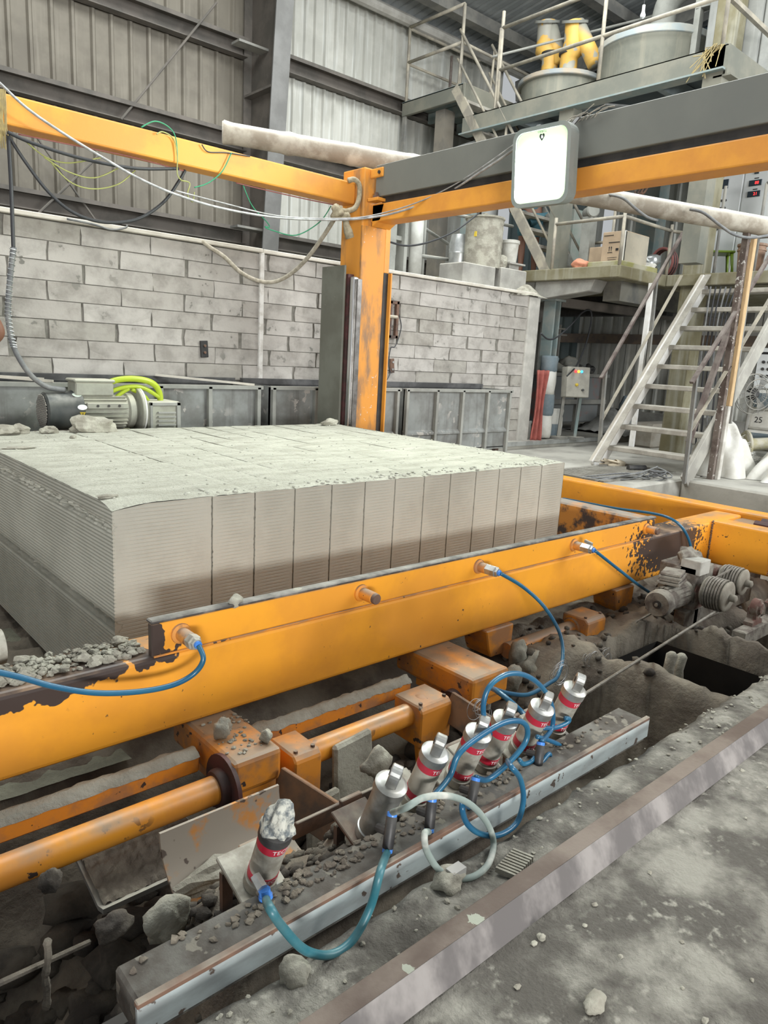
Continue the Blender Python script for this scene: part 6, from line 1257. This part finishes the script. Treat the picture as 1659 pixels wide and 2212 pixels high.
MB().cyl((8.63, 9.56, 5.74), (10.3, 9.56, 5.74), .022, n=8).build('rail', railm, ld); MB().cyl((8.63, 9.56, 6.25), (10.3, 9.56, 6.25), .022, n=8).build('rail', railm, ld); MB().cyl((8.63, 8.38, 5.76), (11.2, 8.34, 5.70), .022, n=8).build('rail', railm, ld)
tag(MB().box(8.72, 8.95, 8.75, 8.95, DZ, 4.95).build('brown_column', mat('brown_leg', (.22, .20, .165), (.16, .15, .13), 3, rough=.85)), 'dusty brown column under the upper landing', 'column')
t = thing('white_duct', 'white elbow duct below the upper landing', 'duct', (9.2, 8.6, 4.2)); MB().tube(smooth_path([(9.1, 8.9, 4.35), (9.1, 8.3, 4.38), (9.1, 8.05, 4.3), (9.1, 8.0, 3.9), (9.1, 8.0, DZ)], 6), .13, 14).build('duct', mat('duct_white', (.58, .60, .60), (.48, .49, .48), 4, rough=.5), t, smooth=True)

# ------------------------------------------------------------------ upper deck with tanks
ud = thing('upper_deck', 'dusty green grey steel deck carrying tanks and hoppers', 'deck', (9.5, 6, 4.4))
UZ = 4.70
MB().box(8.6, 8.615, 4.27, 8.24, 4.46, UZ).build('edge_web', deckbeam, ud); MB().box(8.6, 8.72, 4.27, 8.24, UZ - .012, UZ).build('edge_flange', deckbeam, ud); MB().box(8.53, 8.72, 4.27, 8.24, 4.44, 4.46).build('edge_flange', steelblue, ud)
MB().box(8.6, 13, 4.25, 4.27, 4.40, UZ).build('end_web', deckbeam, ud); MB().box(8.6, 13, 4.20, 4.40, 4.38, 4.40).build('end_flange', deckbeam, ud)
MB().box(8.66, 13.1, 4.3, 8.24, UZ - .03, UZ - .012).build('deck_plate', mat('deck_underside', (.075, .10, .115), (.11, .13, .14), 2, rough=.6), ud)
for yy in (5.1, 6.2, 7.2): MB().box(8.62, 13, yy, yy + .08, 4.46, 4.66).build('joist', mat('joist_%d' % int(yy * 10), (.20, .24, .25), (.14, .17, .18), 3, rough=.6), ud)
MB().beam((8.75, 5.9, 4.44), (9.9, 5.0, 4.44), .10, .02).build('diagonal_brace', silver, ud)
for yy in (4.30, 6.25): MB().box(8.60, 8.80, yy, yy + .22, DZ if yy > 5 else DZ, 4.46 if yy > 5 else 4.72).build('leg', deckbeam, ud)
m_ = MB(); rnd = random.Random(6)
for k in range(16):
    a = Vector((8.58, 4.38 + rnd.uniform(-.1, .08), 4.70)); m_.tube([a, a + Vector((-.02, rnd.uniform(-.08, .16), rnd.uniform(-.1, .03))), a + Vector((-.03, rnd.uniform(-.05, .3), rnd.uniform(-.32, -.02)))], .005, 4)
tag(m_.build('straw_bunch', straw), 'bunch of dry straw tied to the upper deck corner post', 'straw', kind='stuff')
rl = thing('upper_railing', 'dusty pipe railing along the upper deck edge', 'railing', (8.62, 6, UZ))
for yy in (7.6, 5.93, 4.35): MB().cyl((8.62, yy, UZ), (8.62, yy, 5.95), .025, n=8).build('post', railm, rl, smooth=True)
for zz in (5.2, 5.74): MB().cyl((8.62, 7.62, zz), (8.62, 3.6, zz + .02), .025, n=8).build('rail', railm, rl, smooth=True)
MB().beam((8.62, 4.35, 5.2), (9.9, 4.3, 5.1), .05, .05).build('rail', railm, rl)
MB().cyl((8.62, 7.62, 5.74), (8.62, 7.62, UZ), .03, n=8).build('post', railm, rl)
# mixing drum with yellow pipes
hc = Vector((9.95, 7.5, UZ)); t = thing('mixing_hopper', 'round dusty hopper with pale rim under the yellow pipes', 'hopper', hc)
sharp(MB().lathe(hc, (0, 0, 1), [(.60, 0), (.60, .56), (.64, .58), (.64, .64), (.56, .67), (.1, .72)], 40).build('drum', tank_m, t)); sharp(MB().lathe(hc + Vector((0, 0, .575)), (0, 0, 1), [(.645, 0), (.655, .01), (.655, .06), (.63, .075)], 40).build('rim', tank_rim, t))
for i, (px, kx) in enumerate(((1180, 0), (1240, 1))):
    b0 = P(px + (8 if i == 0 else -12), 140, x=hc.x - .1 - .1 * i); b1 = P(px, 98, x=b0.x); b2 = P(px + (2 if i == 0 else 2), 50, x=b0.x)
    t = thing('yellow_pipe', 'dusty yellow flanged pipe on the hopper, ' + ('left one with the bent neck' if i == 0 else 'right one leaning over the tank'), 'pipe', b0, 'yellow flanged pipes')
    sharp(MB().tube([b0 - Vector((0, 0, .1)), b0 + Vector((0, 0, .1)), b1 - Vector((0, 0, .06)), b1 + Vector((0, 0, .05)), b2], [.13, .13, .165, .15, .14], 20).build('bent_pipe', yellow_pipe, t), 60)
    sharp(MB().lathe(b2 - Vector((0, 0, .0)), (b2 - b1).normalized() + Vector((-.3, -.3, 0)), [(.19, 0), (.19, .035), (.12, .036), (.12, .03)], 22).build('top_flange', dusty_grey, t)); MB().tube([b2 + Vector((.02, -.03, -.02)), P(px + (30 if i == 0 else 46), 138, x=b0.x + .05)], .115, 18).build('straight_leg', yellow_pipe, t, smooth=True)
    sharp(MB().lathe(b0 + Vector((0, 0, .12)), (0, 0, 1), [(.15, 0), (.155, .01), (.155, .03), (.14, .04)], 20).build('clamp_band', black, t))
tk = Vector((10.35, 6.2, UZ)); t = thing('round_tank', 'large round dusty tank with pale rim on the upper deck', 'tank', tk)
sharp(MB().lathe(tk, (0, 0, 1), [(.75, 0), (.76, .75), (.78, .80), (.80, .84), (.80, .93), (.74, .97), (.3, 1.06), (.05, 1.08)], 48).build('shell', tank_m, t)); sharp(MB().lathe(tk + Vector((0, 0, .84)), (0, 0, 1), [(.803, 0), (.812, .01), (.812, .085), (.79, .10)], 48).build('rim', mat('pale_blue_rim', (.34, .39, .40), (.42, .42, .38), 4, rough=.7), t))
m_ = MB().tube(smooth_path([tk + Vector((-.25, -.2, .95)), tk + Vector((-.25, -.25, 1.35)), tk + Vector((-.15, -.5, 1.55)), tk + Vector((.0, -1.1, 1.5)), tk + Vector((.2, -1.8, 1.4))], 7), .16, 16); m_.build('bend_duct', dusty_grey, t, smooth=True)
MB().beam(tk + Vector((-.3, -.75, .55)), tk + Vector((-.3, -.75, 1.45)), .08, .1).build('clamp_arm', dusty_grey, t); MB().beam(tk + Vector((-.2, -.95, .0)), tk + Vector((-.2, -.95, 1.3)), .1, .14).build('frame_leg', dusty_grey, t); MB().beam(tk + Vector((-.3, -.7, 1.2)), tk + Vector((-.1, -1.3, 1.25)), .14, .16).build('arm_bracket', dusty_grey, t)
t = thing('bag_silo', 'grey vertical panelled silo at the upper right corner', 'silo', (10.0, 4.7, UZ))
for k in range(5): MB().box(9.9, 10.9, 4.05 + .24 * k, 4.28 + .24 * k, UZ, 5.95).build('panel', mat('silo_grey', (.33, .335, .32), (.26, .265, .25), 3, rough=.7, streak=((.42, .42, .40), 10, .5)) if k == 0 else bpy.data.materials['silo_grey'], t, bev=.02)
MB().box(9.88, 10.92, 4.03, 5.27, 5.93, 5.98).build('top_lip', silver, t)
t = thing('light_bulb', 'bare light bulb hanging on a wire above the upper deck', 'bulb', P(1389, 30, x=9.2)); c = P(1389, 30, x=9.2); sharp(MB().lathe(c + Vector((0, 0, -.06)), (0, 0, 1), [(.005, 0), (.03, .02), (.035, .045), (.022, .08), (.018, .1)], 14).build('glass', bulb_m, t)); MB().cyl(c + Vector((0, 0, .03)), c + Vector((0, 0, .10)), .02, n=10).build('holder', cream, t); MB().cyl(c + Vector((0, 0, .1)), c + Vector((0, 0, .9)), .004, n=5).build('wire', cable_m, t)
tag(MB().box(12.3, 13.0, 4.2, 8.2, 5.6, 6.6).build('roof_duct', mat('blue_duct', (.10, .16, .20), (.15, .21, .24), 2, rough=.55), bev=.05, segs=2), 'large dark blue duct under the roof', 'duct')
tag(MB().cyl((9.0, 8.1, 5.6), (12.8, 4.0, 7.0), .018, n=6).build('roof_tie', dusty_grey), 'thin tie rod crossing in front of the dark roof duct', 'rod')

# ------------------------------------------------------------------ people
def skinmesh(name, joints, edges, mt, parent, off, sub=2, root=0):
    me = bpy.data.meshes.new(name); me.from_pydata([Vector(j[0]) for j in joints], edges, []); o = bpy.data.objects.new(name, me); C.objects.link(o); o.parent = parent
    s = o.modifiers.new('skin', 'SKIN'); s.use_smooth_shade = True
    for i, j in enumerate(joints):
        sv = me.skin_vertices[0].data[i]; r_ = j[1]; sv.radius = (r_, r_) if not isinstance(r_, tuple) else r_
        sv.use_root = (i == root)
    b = o.modifiers.new('subdiv', 'SUBSURF'); b.levels = sub; b.render_levels = sub; me.materials.append(mt); return o
def person(loc, yaw_, lb, elbow_out=True, reach=False):
    t = thing('person', lb, 'person', loc)
    arms = {}
    for s_ in (-1, 1):
        if elbow_out: arms[s_] = [(.19 * s_, .0, 1.40), (.34 * s_, .03, 1.14), (.20 * s_, -.10, .98), (.15 * s_, -.13, .95)]
        elif reach: arms[s_] = [(.19 * s_, .0, 1.38), (.24 * s_, -.12, 1.12), (.20 * s_, -.34, 1.05), (.18 * s_, -.41, 1.04)]
    J = [((0, 0, .92), (.15, .11)), ((0, .0, 1.10), (.135, .10)), ((0, .01, 1.30), (.16, .11)), ((0, .01, 1.43), (.10, .08)), ((0, 0, 1.52), .052), ((0, -.015, 1.60), (.07, .085)), ((0, -.02, 1.68), (.076, .095)), ((0, -.01, 1.745), (.06, .07)), ((0, -.115, 1.645), .018)]
    E = [(0, 1), (1, 2), (2, 3), (3, 4), (4, 5), (5, 6), (6, 7), (6, 8)]
    for s_ in (-1, 1):
        n = len(J); a = arms[s_]; J += [(a[0], .058), (a[1], .044), (a[2], .030), (a[3], .032)]; E += [(3, n), (n, n + 1), (n + 1, n + 2), (n + 2, n + 3)]
        for f_ in range(5):
            k = len(J); d = Vector(a[3]) - Vector(a[2]); d.normalize(); sd = Vector((0, 0, 1)).cross(d); 
            if sd.length < .1: sd = Vector((1, 0, 0))
            sd.normalize(); off_ = (f_ - 1.5) * .018
            if f_ < 4: p1 = Vector(a[3]) + d * .05 + Vector((0, 0, off_)); p2 = p1 + d * (.035 + .008 * (f_ in (1, 2))) - sd * .012 * s_
            else: p1 = Vector(a[3]) + d * .012 + Vector((0, 0, .035)); p2 = p1 + d * .03 + Vector((0, 0, .02))
            J += [(p1, .0105), (p2, .008)]; E += [(n + 3, k), (k, k + 1)]
        n = len(J); J += [((.10 * s_, 0, .86), .085), ((.105 * s_, -.01, .50), .058), ((.105 * s_, .01, .30), .052), ((.105 * s_, .02, .09), .036), ((.11 * s_, -.04, .035), .036), ((.12 * s_, -.15, .025), .026)]; E += [(0, n), (n, n + 1), (n + 1, n + 2), (n + 2, n + 3), (n + 3, n + 4), (n + 4, n + 5)]
    body = skinmesh('body', J, E, skin, t, loc)
    Js = [((0, 0, .90), (.165, .125)), ((0, .0, 1.10), (.15, .115)), ((0, .01, 1.30), (.175, .125)), ((0, .01, 1.43), (.115, .092))]; Es = [(0, 1), (1, 2), (2, 3)]
    for s_ in (-1, 1): n = len(Js); a0 = Vector(arms[s_][0]); a1 = Vector(arms[s_][1]); Js += [(a0, .072), (a0.lerp(a1, .6), .066)]; Es += [(3, n), (n, n + 1)]
    skinmesh('shirt', Js, Es, cloth_blue, t, loc)
    Jp = [((0, 0, .93), (.17, .13))]; Ep = []
    for s_ in (-1, 1): n = len(Jp); Jp += [((.10 * s_, 0, .84), .105), ((.107 * s_, -.005, .56), .085)]; Ep += [(0, n), (n, n + 1)]
    skinmesh('shorts', Jp, Ep, cloth_blue if reach else cloth_dark, t, loc)
    hr = MB(); vs, fs = ICO[3]; hv = [Vector((v.x * .083, v.y * .102 - .01, v.z * .09 + 1.705)) for v in vs]; keep = [f for f in fs if all(hv[i].z > 1.66 + max(0, -(hv[i].y + .02)) * .75 for i in f)]
    hr.add([loc_ + Vector(loc) for loc_ in hv], keep).build('hair', hair_m, t, smooth=True)
    for s_ in (-1, 1):
        MB().rock(Vector(loc) + Vector((.03 * s_, -.105, 1.672)), .010, 1, rough=0, sub=2).build('eye', black, t, smooth=True); MB().rock(Vector(loc) + Vector((.082 * s_, .0, 1.645)), .026, 2, (.4, .7, 1.1), .1, 2).build('ear', skin, t, smooth=True)
    MB().rock(Vector(loc) + Vector((0, -.105, 1.605)), .02, 3, (1.2, .4, .35), .05, 2).build('mouth', red_cloth, t, smooth=True)
    t.rotation_euler = (0, 0, yaw_); return t
person((1.03, 5.42, 0), R(185), 'person with bent arm standing at the left picture edge', True)
person((9.12, 7.2, DZ), R(150), 'person in teal shirt and shorts working behind the slurry drum', False, True)
